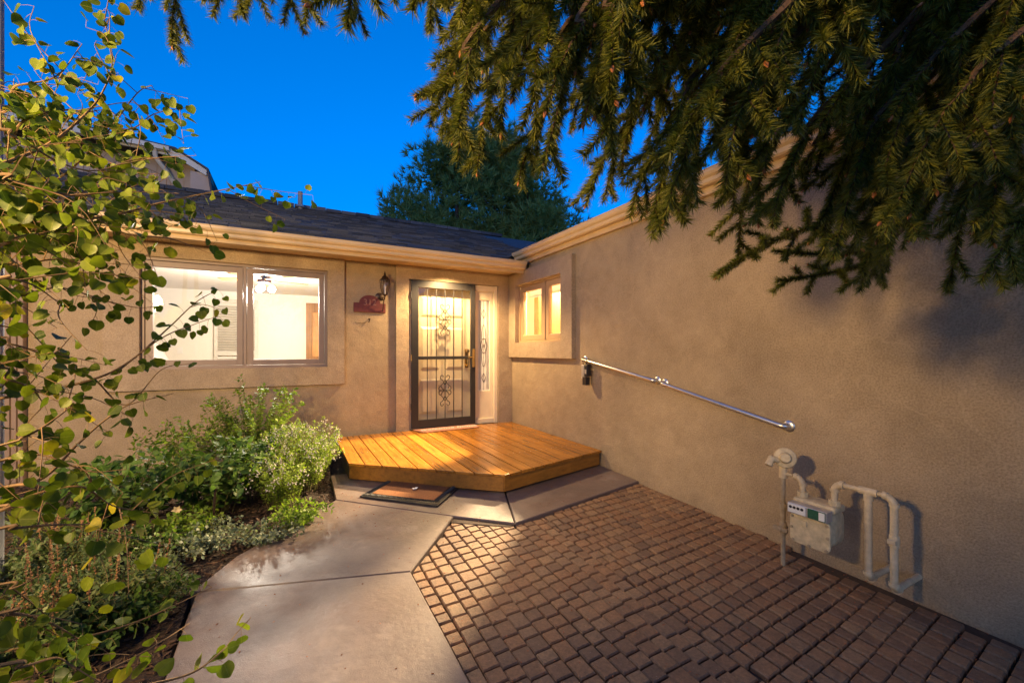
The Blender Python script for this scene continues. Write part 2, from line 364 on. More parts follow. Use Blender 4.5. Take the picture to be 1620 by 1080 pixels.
def text_mesh(name, s, size, mat, parent, org, ux, uy, depth=0.001, shear=0.0, space=1.0):
    cu = bpy.data.curves.new(name, 'FONT'); cu.body = s; cu.size = size; cu.extrude = depth; cu.shear = shear
    cu.align_x = 'CENTER'; cu.align_y = 'CENTER'; cu.space_character = space; cu.resolution_u = 3
    o = bpy.data.objects.new(name, cu); COL.objects.link(o)
    dg = bpy.context.evaluated_depsgraph_get(); me = bpy.data.meshes.new_from_object(o.evaluated_get(dg))
    bpy.data.objects.remove(o); bpy.data.curves.remove(cu)
    ux = np.array(ux, float); uy = np.array(uy, float); uz = np.cross(ux, uy); org = np.array(org, float)
    for v in me.vertices: v.co = Vector(org + ux * v.co.x + uy * v.co.y + uz * v.co.z)
    return link(name, me, mat, parent)
def clip_half(poly, a, b, c):   # keep a*x+b*y<=c
    out = []
    for i in range(len(poly)):
        p, q = poly[i], poly[(i + 1) % len(poly)]; dp = a * p[0] + b * p[1] - c; dq = a * q[0] + b * q[1] - c
        if dp <= 0: out.append(p)
        if dp * dq < 0: t = dp / (dp - dq); out.append((p[0] + t * (q[0] - p[0]), p[1] + t * (q[1] - p[1])))
    return out
def area(poly): return 0.5 * sum(poly[i][0] * poly[(i + 1) % len(poly)][1] - poly[(i + 1) % len(poly)][0] * poly[i][1] for i in range(len(poly)))

# ================================================================== GROUND
mb = MB(); ys = [300, 40, 8, -1.8, -6, -12, -60, -300]; xs = [-300, -40, -12, 0, 12, 40, 300]
vs = [(x, y, gz(max(y, -12)) - 0.10) for y in ys for x in xs]
fs = [(j * 7 + i, (j + 1) * 7 + i, (j + 1) * 7 + i + 1, j * 7 + i + 1) for j in range(7) for i in range(6)]
mb.add(vs, fs); g = mb.build('ground', 'ground'); g['kind'] = 'structure'

# concrete walk slabs (corner points read off the photograph on the ground)
pA1 = ong(300, 937)[:2]; pA2 = ong(650, 903)[:2]; pB = ong(718, 816)[:2]; pBl = ong(531, 790)[:2]; pC = ong(815, 827)[:2]; pBm = ong(372, 880)[:2]
xr = ong(745, 1078)[0]; xl = ong(262, 1065)[0]
dfl = np.array((-2.56, -1.32)); dfc = np.array((-1.375, -2.475)); pD = np.array((-0.004, ong(1003, 762)[1]))
G = 0.003
def shrink(poly, d):
    """inset a convex polygon by d"""
    c = [tuple(p) for p in poly]
    if area(c) < 0: c = c[::-1]
    out = c; n = len(c)
    for i in range(n):
        p, q = c[i], c[(i + 1) % n]; ex, ey = q[0] - p[0], q[1] - p[1]; L = math.hypot(ex, ey); nx, ny = ey / L, -ex / L
        out = clip_half(out, nx, ny, nx * p[0] + ny * p[1] - d)
    return out
slabA = [tuple(pA1), tuple(pA2), (xr, -4.3), (xr + .02, -8.5), (xl, -8.5), (xl, -3.9)]
slabB = [tuple(pA1), tuple(pA2), tuple(pB), tuple(pBl), (float(pBm[0]), float(pBm[1]))]
slabC = [tuple(pBl), tuple(pB), tuple(pC), (-1.30, -2.30), (-2.30, -1.20), (-2.72, -1.20)]
slabD = [tuple(pC), tuple(pD), (-0.004, -2.0), (-1.28, -2.29)]
walk = MB(); walk.prism([(-3.45, -8.4), (-2.52, -8.4), (-2.52, -3.42), (-2.02, -2.76), (-1.62, -3.05), (-0.05, -2.72), (-0.05, -1.9), (-2.6, -1.3)], -0.16, -0.016, lambda p: gz(p[1]))
walko = walk.build('concrete_path', 'joint'); walko['kind'] = 'structure'
SLABS = []
for k, poly in enumerate((slabA, slabB, slabC, slabD)):
    q = shrink(poly, G); q = q if area(q) > 0 else q[::-1]; SLABS.append(poly if area(poly) > 0 else poly[::-1])
    m_ = MB(); n = len(q); inn = shrink(q, 0.006)
    m_.prism(q, -0.11, -0.007, lambda p: gz(p[1]))
    if len(inn) == n:
        o_ = len(m_.v); m_.v += [(p[0], p[1], gz(p[1]) - 0.007) for p in q]; m_.v += [(p[0], p[1], gz(p[1])) for p in inn]
        del m_.f[1]
        # match start vertices
        d0 = min(range(n), key=lambda j: (inn[j][0] - q[0][0]) ** 2 + (inn[j][1] - q[0][1]) ** 2)
        for i in range(n): m_.f.append((o_ + i, o_ + (i + 1) % n, o_ + n + (d0 + i + 1) % n, o_ + n + (d0 + i) % n))
        m_.f.append(tuple(o_ + n + i for i in range(n)))
    m_.build('concrete_slab', 'concrete', walko)

# brick paving: rows of tumbled pavers, each a chamfered block of its own
pav = MB(); pav.prism([(-2.55, -8.5), (0.0, -8.5), (0.0, -2.6), (-1.6, -3.0), (-2.0, -2.7), (-2.55, -3.3)], -0.10, -0.046, lambda p: gz(p[1]))
pavo = pav.build('brick_paving', 'joint'); pavo['kind'] = 'structure'
bricks = []
ang = R(5.0); ca, sa = math.cos(ang), math.sin(ang)
rr_ = random.Random(3)
XS = -1.33
def lay(swap, lo_u, hi_u, lo_v, hi_v):
    """courses of pavers: swap=False runs them along x, True along y"""
    v0 = hi_v; row = 0
    while v0 > lo_v:
        dep = rr_.choice([0.082, 0.087, 0.092]); u0 = lo_u - rr_.random() * 0.12; v1 = v0 - dep
        if swap and abs(v1 - lo_v) < .05: v1 = lo_v
        while u0 < hi_u:
            L = rr_.choice([0.078, 0.084, 0.090, 0.096, 0.112]) * rr_.uniform(.96, 1.04)
            gp = 0.0030; gu = 0.0046 if swap else 0.0085; wob = 0.006 * math.sin(u0 * 3.1 + row * .7); P4 = []
            for (u, v) in ((u0 + gu, v1 + gp), (u0 + L - gu, v1 + gp), (u0 + L - gu, v0 - gp), (u0 + gu, v0 - gp)):
                u += rr_.uniform(-.0018, .0018); v += rr_.uniform(-.0014, .0014) + wob
                x, y = (v, u) if swap else (u, v)
                P4.append((x, y + (.075 * (x - XS) if not swap else .03 * (x - XS))))
            u0 += L
            P4 = clip_half(clip_half(P4, 1, 0, -0.012), *((1, 0, XS - .003) if swap else (-1, 0, -XS - .003)))
            if len(P4) < 3: continue
            cxm = sum(p[0] for p in P4) / len(P4); cym = sum(p[1] for p in P4) / len(P4)
            if cym < -6.9 or cxm < -2.75: continue
            for S in SLABS:        # cut against each slab along its nearest edge
                n = len(S); best = None; sep = False
                for i in range(n):
                    p, q = S[i], S[(i + 1) % n]; ex, ey = q[0] - p[0], q[1] - p[1]; Ln = math.hypot(ex, ey); nx, ny = ey / Ln, -ex / Ln
                    ds = [(nx * (t[0] - p[0]) + ny * (t[1] - p[1])) for t in P4]
                    if min(ds) > 0.004: sep = True; break
                    if best is None or max(ds) > best[0]: best = (max(ds), nx, ny, nx * p[0] + ny * p[1])
                if not sep:
                    P4 = clip_half(P4, -best[1], -best[2], -best[3] - 0.006)
                    if len(P4) < 3 or abs(area(P4)) < 0.0010: P4 = []; break
            if len(P4) < 3 or abs(area(P4)) < 0.0010: continue
            if cxm > -0.11 and cym < -4.2: continue       # bare soil strip along the wall by the meter
            bricks.append((P4, cxm, cym))
        v0 = v1; row += 1
lay(False, XS - .1, 0.1, -7.0, -2.4); lay(True, -7.0, -2.4, -2.75, XS)
def brick_mesh(m_, P4, cxm, cym):
    if area(P4) < 0: P4 = P4[::-1]
    q = [tuple(p) for p in P4]; n = len(q); inn = [(cxm + (p[0] - cxm) * (1 - .007 / max(.03, math.hypot(p[0] - cxm, p[1] - cym))), cym + (p[1] - cym) * (1 - .007 / max(.03, math.hypot(p[0] - cxm, p[1] - cym)))) for p in q]
    tz = -0.020 + rr_.uniform(-.0012, .0012); tx, ty = rr_.uniform(-.006, .006), rr_.uniform(-.006, .006)
    def z(p, h): return gz(p[1]) + h + tx * (p[0] - cxm) + ty * (p[1] - cym)
    v = [(p[0], p[1], gz(p[1]) - 0.085) for p in q] + [(p[0], p[1], z(p, tz - .007)) for p in q] + [(p[0], p[1], z(p, tz)) for p in inn]
    f = [tuple(range(n))[::-1]] + [(i, (i + 1) % n, n + (i + 1) % n, n + i) for i in range(n)] + [(n + i, n + (i + 1) % n, 2 * n + (i + 1) % n, 2 * n + i) for i in range(n)] + [tuple(range(2 * n, 3 * n))]
    m_.add(v, f)
def vis_size(b):
    d_ = np.array([b[1], b[2], gz(b[2])]) - CAM; t = d_ @ FWD
    if t < .3: return 0
    x = CX + F * (d_ @ RGT) / t; y = CY - F * d_[2] / t
    if x < -20 or x > 1640 or y > 1100: return 0
    return abs(area(b[0])) / t ** 3
bricks.sort(key=vis_size, reverse=True)
for b in bricks[:300]:
    m_ = MB(); brick_mesh(m_, *b); m_.build('brick', 'brick', pavo)
m_ = MB()
for b in bricks[300:]: brick_mesh(m_, *b)
m_.build('far_bricks', 'brick', pavo, kind='stuff')

# garden bed
bed = MB(); bpoly = [(-8.5, -0.0), (-8.5, -8.4), (-3.62, -8.4), (float(xl) - .004, -3.95), (float(pA1[0]) - .004, float(pA1[1])), (float(pBm[0]) - .004, float(pBm[1])), (float(pBl[0]) - .004, float(pBl[1])), (-2.72, -1.2), (-2.60, -0.0)]
bed.prism(bpoly, -0.14, -0.035, lambda p: gz(p[1])); bedo = bed.build('garden_bed', 'soil'); bedo['kind'] = 'structure'
def in_poly(x, y, poly):
    c = False; n = len(poly)
    for i in range(n):
        a, b = poly[i], poly[(i + 1) % n]
        if (a[1] > y) != (b[1] > y) and x < (b[0] - a[0]) * (y - a[1]) / (b[1] - a[1]) + a[0]: c = not c
    return c
P = []
while len(P) < 9000:
    x, y = rng.uniform(-5.6, -2.6), rng.uniform(-5.4, -0.05)
    if in_poly(x, y, bpoly): P.append((x, y, gz(y) - 0.035 + rng.uniform(0.0, 0.016)))
n = len(P); D = rng.normal(size=(n, 3)) * (1, 1, .25); Nn = rng.normal(size=(n, 3)) * (.4, .4, 1)
CH = ([(-.5, -.5, 0), (.5, -.5, 0), (.4, .5, 0), (-.4, .5, 0), (-.45, -.45, .35), (.45, -.45, .35), (.3, .4, .35), (-.35, .45, .35)],
      [(4, 5, 6, 7), (0, 1, 5, 4), (1, 2, 6, 5), (2, 3, 7, 6), (3, 0, 4, 7)])
V, Fc = stamp(*CH, P, D, Nn, np.stack([rng.uniform(.006, .014, n), rng.uniform(.02, .06, n)], 1))
o = link('bark_mulch', np_mesh('bark_mulch', V, Fc), 'chip', kind='stuff'); tag(o, 'dark shredded bark mulch over the planting bed', 'mulch')

# fallen red bud scales in the joints and specks on the slabs
P = []
for _ in range(3400):
    x, y = rng.uniform(-3.5, -0.03), rng.uniform(-5.2, -1.3)
    onslab = any(in_poly(x, y, S) for S in SLABS)
    if onslab:
        if rng.random() > (0.5 if y > -2.6 else 0.13): continue
        P.append((x, y, gz(y) + 0.002))
    elif x > -2.5: P.append((x, y, gz(y) - 0.012 if rng.random() < .35 else gz(y) - 0.024))
n = len(P); D = rng.normal(size=(n, 3)) * (1, 1, .15); Nn = rng.normal(size=(n, 3)) * (.3, .3, 1)
V, Fc = stamp(*CH, P, D, Nn, np.stack([rng.uniform(.0025, .005, n), rng.uniform(.004, .013, n)], 1))
o = link('fallen_bud_scales', np_mesh('fallen_bud_scales', V, Fc), 'debris', kind='stuff'); tag(o, 'tiny red brown bud scales scattered over bricks and concrete', 'plant litter')

# ================================================================== HOUSE
house = thing('stucco_house', 'tan stucco house with dark shingle roof, lit windows and iron storm door', 'house')
def wall(name, mat, u0, u1, z0, z1, holes, d0, d1, axis, parent=house):
    """wall slab with rectangular openings; axis 'x': runs along x, thickness d0..d1 in y; axis 'y': runs along y"""
    us = sorted({u0, u1, *[h[0] for h in holes], *[h[1] for h in holes]}); zs = sorted({z0, z1, *[h[2] for h in holes], *[h[3] for h in holes]})
    def P(u, d, z): return (u, d, z) if axis == 'x' else (d, u, z)
    m_ = MB(); solid = {}
    for i in range(len(us) - 1):
        for j in range(len(zs) - 1):
            uc, zc = (us[i] + us[i + 1]) / 2, (zs[j] + zs[j + 1]) / 2
            solid[i, j] = not any(h[0] < uc < h[1] and h[2] < zc < h[3] for h in holes)
    for (i, j), s_ in solid.items():
        if not s_: continue
        a, b, c, d = us[i], us[i + 1], zs[j], zs[j + 1]
        for dd in (d0, d1): m_.add([P(a, dd, c), P(b, dd, c), P(b, dd, d), P(a, dd, d)], [(0, 1, 2, 3)])
        for (ni, nj, e) in ((i - 1, j, ((a, c), (a, d))), (i + 1, j, ((b, c), (b, d))), (i, j - 1, ((a, c), (b, c))), (i, j + 1, ((a, d), (b, d)))):
            if not solid.get((ni, nj), False):
                (ua, za), (ub, zb) = e
                m_.add([P(ua, d0, za), P(ub, d0, zb), P(ub, d1, zb), P(ua, d1, za)], [(0, 1, 2, 3)])
    o = m_.build(name, mat, parent)
    bm = bmesh.new(); bm.from_mesh(o.data); bmesh.ops.remove_doubles(bm, verts=bm.verts, dist=1e-5); bmesh.ops.recalc_face_normals(bm, faces=bm.faces); bm.to_mesh(o.data); bm.free()
    return o
WX0, WX1, WZ0, WZ1 = -4.50, -2.66, 1.068, 2.290
DX0, DX1, DZ0, DZ1 = -1.625, -0.245, 0.150, 2.270
RY0, RY1, RZ0, RZ1 = -1.460, -0.262, 1.392, 2.256
wall('front_wall', 'stucco', -8.5, 0.0, -0.4, 2.52, [(WX0, WX1, WZ0, WZ1), (DX0, DX1, DZ0, DZ1)], 0.0, 0.14, 'x')
wall('side_wall', 'stucco', -14.0, 0.14, -0.5, 2.70, [(RY0, RY1, RZ0, RZ1)], 0.0, 0.14, 'y')
wall('window_surround', 'stucco_trim', -4.79, -2.46, 0.845, 2.47, [(WX0, WX1, WZ0, WZ1)], -0.045, -0.0005, 'x')
wall('window_surround', 'stucco_trim', -1.70, -0.022, 1.175, 2.452, [(RY0, RY1, RZ0, RZ1)], -0.065, -0.0005, 'y')
wall('door_surround', 'stucco_trim', -1.80, -0.003, 0.155, 2.47, [(DX0, DX1, 0.15, DZ1)], -0.05, -0.0005, 'x')
# left return: fluted corner board, dark gap and the projecting bay beside it
m_ = MB(); prof = []
for k in range(7): prof += [(k * .045, 0), (k * .045 + .006, -.018), (k * .045 + .036, -.018), (k * .045 + .042, 0)]
prof += [(.31, 0), (.31, .05), (0, .05)]
m_.extrude(prof, (-5.66, -0.055, -0.1), (-5.66, -0.055, 2.44), (1, 0, 0), (0, 1, 0)); m_.build('corner_board', 'brown_board', house)
m_ = MB(); m_.box(-8.5, -5.85, -0.45, -0.002, -0.3, 2.44); m_.build('projecting_wall', 'stucco', house)

def window(axis, u0, u1, z0, z1, d, out, mat, fr=0.05, sash=0.05, split=0.5, glass='glass'):
    """double casement; d = plane of the frame front, out = sign toward outdoors"""
    win = bpy.data.objects.new('window', None); COL.objects.link(win); win.parent = house
    def bx(m_, a, b, c, e, p, q):
        y0, y1 = sorted((d - out * p, d - out * q))
        if axis == 'x': m_.box(a, b, y0, y1, c, e)
        else: m_.box(y0, y1, a, b, c, e)
    m_ = MB(); um = u0 + (u1 - u0) * split
    bx(m_, u0 - .004, u0 + fr * .55, z0 - .004, z1 + .004, 0, .09); bx(m_, u1 - fr * .55, u1 + .004, z0 - .004, z1 + .004, 0, .09)
    bx(m_, u0 + fr * .55, u1 - fr * .55, z1 - fr * .55, z1 + .004, 0, .09); bx(m_, u0 + fr * .55, u1 - fr * .55, z0 - .004, z0 + fr * .6, 0, .09)
    bx(m_, um - .016, um + .016, z0 + fr * .6, z1 - fr * .55, 0, .09)
    m_.build('frame', mat, win, bevel=.003)
    for (a, b) in ((u0 + fr * .55 + .004, um - .020), (um + .020, u1 - fr * .55 - .004)):
        zz0, zz1 = z0 + fr * .6 + .004, z1 - fr * .55 - .004
        m_ = MB(); bx(m_, a, a + sash, zz0, zz1, .012, .07); bx(m_, b - sash, b, zz0, zz1, .012, .07)
        bx(m_, a + sash, b - sash, zz1 - sash, zz1, .012, .07); bx(m_, a + sash, b - sash, zz0, zz0 + sash, .012, .07)
        m_.build('sash', mat, win, bevel=.003)
        m_ = MB(); bx(m_, a + sash - .004, b - sash + .004, zz0 + sash - .004, zz1 - sash + .004, .038, .042); m_.build('pane', glass, win)
    return win
w1 = window('x', WX0, WX1, WZ0, WZ1, 0.012, -1, 'taupe', 0.055, 0.062, 0.515)
w1['label'] = 'wide taupe framed double window lit from a white room'
w2 = window('y', RY0, RY1, RZ0, RZ1, 0.0, -1, 'tan_frame', 0.05, 0.075, 0.40)
w2['label'] = 'small tan framed double window beside the corner'

# --- doorway: cream jambs, six panel door, sidelight with leaded glass
fd = bpy.data.objects.new('front_door', None); COL.objects.link(fd); fd.parent = house
m_ = MB(); m_.box(-1.545, -0.655, 0.085, 0.125, 0.185, 2.20); m_.build('door_leaf', 'cream', fd)
for (x0, x1) in ((-1.43, -1.15), (-1.05, -0.77)):
    for (z0, z1) in ((0.36, 0.86), (1.00, 1.62), (1.76, 2.06)):
        m_ = MB(); q = [(x0, z0), (x1, z0), (x1, z1), (x0, z1)]; i_ = .035
        r_ = [(x0 + i_, z0 + i_), (x1 - i_, z0 + i_), (x1 - i_, z1 - i_), (x0 + i_, z1 - i_)]
        m_.add([(a, .084, b) for a, b in q] + [(a, .066, b) for a, b in r_], [(0, 1, 5, 4), (1, 2, 6, 5), (2, 3, 7, 6), (3, 0, 4, 7), (4, 5, 6, 7)])
        m_.build('door_panel', 'cream', fd)
m_ = MB(); m_.box(-0.75, -0.70, .062, .083, 1.02, 1.30); m_.lathe([(0, .018), (.03, .018), (.035, .026), (.06, .024), (.066, .0)], (-.725, .062, 1.27), (0, -1, 0)); m_.tube([(-.725, .055, 1.19), (-.725, .015, 1.17), (-.725, .012, 1.08), (-.725, .055, 1.04)], .009); m_.build('handle_set', 'brass', fd, smooth=True)
m_ = MB(); m_.box(-1.622, -1.548, .0, .13, .166, 2.265); m_.box(-.652, -.600, .0, .13, .166, 2.265); m_.box(-.300, -.248, -.02, .13, .166, 2.265)
m_.box(-1.548, -.652, .0, .13, 2.203, 2.265); m_.box(-.600, -.300, -.005, .13, 2.18, 2.265); m_.box(-.600, -.300, -.005, .13, .166, .24); m_.box(-1.548, -.652, -.012, .13, .166, .182)
m_.build('door_frame', 'cream', house, bevel=.004)
sl = bpy.data.objects.new('sidelight', None); COL.objects.link(sl); sl.parent = house
m_ = MB()
m_.box(-.599, -.548, .03, .08, .242, 2.178); m_.box(-.352, -.301, .03, .08, .242, 2.178); m_.box(-.548, -.352, .03, .08, 2.05, 2.178); m_.box(-.548, -.352, .03, .08, .242, .66)
m_.build('sidelight_frame', 'cream', sl, bevel=.004)
m_ = MB(); m_.box(-.552, -.348, .05, .056, .655, 2.055); m_.build('pane', 'lead_glass', sl)
def came(x, z, pts): return [(x + a, .046, z + b) for a, b in pts]
m_ = MB(); cxs = -.45; r0 = .0035
for dx in (-.075, .075, -.055, .055): m_.tube([(cxs + dx, .046, .67), (cxs + dx, .046, 2.04)], r0 * .8, 4)
def ell(cz, hx, hz, n=14): return [(cxs + hx * math.sin(2 * math.pi * k / n), .046, cz + hz * math.cos(2 * math.pi * k / n)) for k in range(n + 1)]
m_.tube(ell(1.50, .034, .17), r0, 4); m_.tube(ell(1.20, .034, .17), r0, 4); m_.tube(ell(1.35, .05, .11), r0, 4)
for cz in (.86, 1.84): m_.tube([(cxs, .046, cz - .07), (cxs + .035, .046, cz), (cxs, .046, cz + .07), (cxs - .035, .046, cz), (cxs, .046, cz - .07)], r0, 4)
m_.tube([(cxs, .046, .67), (cxs, .046, 2.04)], r0 * .7, 4); m_.build('lead_came', 'bronze', sl)

# --- iron storm door
sd = bpy.data.objects.new('storm_door', None); COL.objects.link(sd); sd.parent = house
sd['label'] = 'dark iron storm door with vertical bars and scrollwork'
y0, y1 = -0.062, -0.028; X0, X1, Z0, Z1 = -1.592, -0.632, 0.186, 2.262
m_ = MB(); fw = .075
m_.box(X0, X0 + fw + .022, y0, y1, Z0, Z1); m_.box(X1 - fw, X1, y0, y1, Z0, Z1); m_.box(X0 + fw + .022, X1 - fw, y0, y1, Z1 - .10, Z1); m_.box(X0 + fw + .022, X1 - fw, y0, y1, Z0, Z0 + .115)
m_.box(X0 + fw + .022, X1 - fw, y0 + .003, y1, 1.150, 1.195); m_.build('door_frame', 'black', sd, bevel=.004)
m_ = MB(); m_.box(X0 + fw + .018, X1 - fw + .004, y1 - .006, y1 - .002, Z0 + .11, Z1 - .095); m_.build('pane', 'storm_glass', sd)
gx0, gx1 = X0 + fw + .022, X1 - fw
for k in range(1, 6):
    x = gx0 + (gx1 - gx0) * k / 6
    m_ = MB(); m_.box(x - .0048, x + .0048, -.050, -.040, Z0 + .112, 1.152); m_.box(x - .0048, x + .0048, -.050, -.040, 1.193, Z1 - .098); m_.build('bar', 'black', sd)
xm = gx0 + (gx1 - gx0) * 3 / 6
def scroll(cz):
    m_ = MB(); r_ = .0075
    for sx in (-1, 1):
        for sz in (-1, 1):
            # outer C curl
            pts = []
            for k in range(15):
                a = k / 14; th = a * 1.55 * math.pi; rad = .045 * (1 - .55 * a)
                pts.append((xm + sx * (.055 + rad * math.sin(th) - 0.0), -.045, cz + sz * (.205 + .0 - rad * math.cos(th) + .02)))
            m_.tube([(xm + sx * .012, -.045, cz + sz * .10), (xm + sx * .030, -.045, cz + sz * .15)] + pts[:1] + pts, r_, 5)
            pts = []
            for k in range(15):
                a = k / 14; th = a * 1.5 * math.pi; rad = .042 * (1 - .55 * a)
                pts.append((xm + sx * (.095 - rad * math.cos(th) * .9), -.045, cz + sz * (.030 + rad * math.sin(th) * 1.2)))
            m_.tube([(xm + sx * .02, -.045, cz + sz * .012)] + pts, r_, 5)
            m_.tube([(xm + sx * .01, -.045, cz + sz * .17), (xm + sx * .045, -.045, cz + sz * .115), (xm + sx * .085, -.045, cz + sz * .075)], r_ * .8, 5)
        m_.tube([(xm, -.045, cz), (xm + sx * .10, -.045, cz)], r_ * 1.2, 5)
    m_.v = [(xm + (p[0] - xm) * .76, p[1], cz + (p[2] - cz) * .86) for p in m_.v]
    return m_.build('scroll', 'black', sd)
scroll(0.70); scroll(1.72)
m_ = MB(); m_.box(X1 - .055, X1 - .015, y0 - .008, y0, 1.03, 1.30); m_.tube([(X1 - .035, y0 - .005, 1.18), (X1 - .035, y0 - .045, 1.18), (X1 - .14, y0 - .05, 1.175)], .009, 8); m_.build('lever_handle', 'brass', sd, bevel=.002)
for z in (.45, 1.13, 2.0):
    m_ = MB(); m_.tube([(X0 - .006, y0 - .004, z), (X0 - .006, y0 - .004, z + .09)], .008, 8); m_.build('hinge', 'black' if z != 1.13 else 'brass', sd)

# --- roof, eaves, gutters
ES, EZ, SL = -0.60, 2.555, 0.377
RIDGE = 4.0; rz = EZ + SL * (RIDGE - ES)
roof = bpy.data.objects.new('roof', None); COL.objects.link(roof); roof.parent = house
m_ = MB(); m_.add([(-9, ES, EZ - .03), (3.5, ES, EZ - .03), (3.5, RIDGE, rz - .03), (-9, RIDGE, rz - .03), (-9, 9, EZ - .1), (3.5, 9, EZ - .1)], [(0, 1, 2, 3), (3, 2, 5, 4)]); m_.build('roof_deck', 'shingle', roof)
m_ = MB(); cs = math.cos(math.atan(SL)); sn = math.sin(math.atan(SL)); k = 0; s0 = -.02; Ltot = (RIDGE - ES) / cs
rs = random.Random(11)
while s0 < Ltot:
    x = -9.0 + rs.uniform(0, .2)
    while x < 0.9:
        wd = rs.choice([.14, .2, .26, .33]); th = rs.uniform(.008, .026); e = rs.choice([0, 0, .02])
        a, b = s0 - .0 + e, min(s0 + .15, Ltot)
        def Q(s, h): return (ES + s * cs - h * sn, EZ - .03 + s * sn + h * cs)
        (ya, za), (yb, zb), (yc, zc) = Q(a, .001), Q(a, th), Q(b + .0, .003)
        xv = x + wd - .006
        if not (xv > -0.12 and za < 2.70 + SL * (xv + .12)) or True:
            m_.add([(x, ya, za), (xv, ya, za), (xv, yb, zb), (x, yb, zb), (xv, yc, zc), (x, yc, zc)], [(0, 1, 2, 3), (3, 2, 4, 5), (0, 3, 5), (1, 4, 2)])
        x += wd
    s0 += .142
m_.build('shingle_courses', 'shingle', roof, kind='stuff')
m_ = MB(); x = -9
while x < 1.5: m_.box(x, x + .29, RIDGE - .13, RIDGE + .13, rz - .05, rz + .015 + rs.uniform(0, .012)); x += .3
m_.build('ridge_cap', 'shingle', roof)
pv = ony = None
def on_y(x, y, Y): v = ray(x, y); return CAM + v * (Y - CAM[1]) / v[1]
pv = on_y(475, 328, 3.7)
m_ = MB(); m_.tube([(pv[0], 3.7, rz - .3), (pv[0], 3.7, rz + .22)], .045, 12); m_.lathe([(0, .10), (.06, .055)], (pv[0], 3.7, rz - .10), (0, 0, 1), 12); m_.build('vent_pipe', 'post', roof, smooth=True)
# wing roof over the side wall
m_ = MB(); m_.add([(-.16, -14, 2.72), (-.16, 9, 2.72), (4.6, 9, 2.72 + SL * 4.76), (4.6, -14, 2.72 + SL * 4.76), (-.16, -14, 2.685), (-.16, 9, 2.685), (9.4, -14, 2.7), (9.4, 9, 2.7)], [(0, 3, 2, 1), (0, 1, 5, 4), (3, 6, 7, 2)]); m_.build('wing_roof', 'shingle', roof)
# front fascia and soffit
m_ = MB(); m_.box(-9, -.003, -.535, -.505, 2.405, 2.53); m_.build('fascia_board', 'fascia', house, bevel=.003)
m_ = MB(); m_.box(-9, -.003, -.505, .0, 2.455, 2.475); m_.build('soffit', 'fascia', house)
gp = [(0, 0), (.06, 0), (.075, .012), (.08, .04), (.105, .055), (.118, .075), (.118, .098), (.125, .098), (.125, .104), (.108, .104), (.108, .08), (.07, .055), (.066, .014), (.006, .014), (.006, .104), (0, .104)]
m_ = MB(); m_.extrude(gp, (-9, -.5352, 2.448), (-.085, -.5352, 2.448), (0, -1, 0), (0, 0, 1)); m_.extrude([(0, 0), (.06, 0), (.08, .04), (.118, .075), (.125, .104), (0, .104)], (-.085, -.5352, 2.448), (-.08, -.5352, 2.448), (0, -1, 0), (0, 0, 1)); m_.build('gutter', 'trim', house)
# side eave
m_ = MB(); m_.box(-.050, -.0015, -14, -.30, 2.555, 2.70); m_.build('fascia_board', 'fascia', house)
gq = [(p[0], p[1]) for p in gp]
m_ = MB(); m_.extrude(gq, (-.0502, -.36, 2.612), (-.0502, -14, 2.612), (-1, 0, 0), (0, 0, 1)); m_.extrude([(0, 0), (.06, 0), (.08, .04), (.118, .075), (.125, .104), (0, .104)], (-.0502, -.352, 2.612), (-.0502, -.36, 2.612), (-1, 0, 0), (0, 0, 1)); m_.build('gutter', 'trim', house)
# recessed downlight added unseen in the soffit above the deck to warm the corner
m_ = MB(); m_.lathe([(0, .07), (.012, .075), (.014, .055), (.006, .05)], (-1.10, -.40, 2.441), (0, 0, 1), 20); rl = m_.build('added_recessed_light', 'white', house, smooth=True)
m_ = MB(); m_.lathe([(0, .048), (.004, .045)], (-1.10, -.40, 2.4465), (0, 0, 1), 20); m_.build('added_lamp_lens', 'glow_warm', rl)
dl = bpy.data.lights.new('added_downlight', 'SPOT'); dl.energy = 390; dl.color = (1.0, .66, .30); dl.spot_size = R(150); dl.spot_blend = .6; dl.shadow_soft_size = .05
dlo = bpy.data.objects.new('added_downlight', dl); COL.objects.link(dlo); dlo.location = (-1.10, -.40, 2.43); dlo.parent = rl

# --- rooms behind the windows
m_ = MB(); A = (-8.4, -.06, .145, 4.2, .10, 2.46)
x0, x1, y0_, y1_, z0, z1 = A
m_.add([(x0, y0_, z0), (x1, y0_, z0), (x1, y1_, z0), (x0, y1_, z0), (x0, y0_, z1), (x1, y0_, z1), (x1, y1_, z1), (x0, y1_, z1)], [(4, 7, 6, 5), (1, 5, 6, 2), (2, 6, 7, 3), (3, 7, 4, 0)])
m_.build('room_wall', 'room', house)
m_ = MB(); m_.add([(x0, y0_, z0), (x1, y0_, z0), (x1, y1_, z0), (x0, y1_, z0)], [(0, 1, 2, 3)]); m_.build('room_floor', 'room_floor', house)
m_ = MB(); x0, x1, y0_, y1_, z0, z1 = (.145, 2.6, -3.2, .12, .10, 2.5)
m_.add([(x0, y0_, z0), (x1, y0_, z0), (x1, y1_, z0), (x0, y1_, z0), (x0, y0_, z1), (x1, y0_, z1), (x1, y1_, z1), (x0, y1_, z1)], [(4, 7, 6, 5), (1, 5, 6, 2), (2, 6, 7, 3), (0, 4, 5, 1)])
m_.build('room_wall', 'room', house)
m_ = MB(); m_.add([(x0, y0_, z0), (x1, y0_, z0), (x1, y1_, z0), (x0, y1_, z0)], [(0, 1, 2, 3)]); m_.build('room_floor', 'room_floor', house)
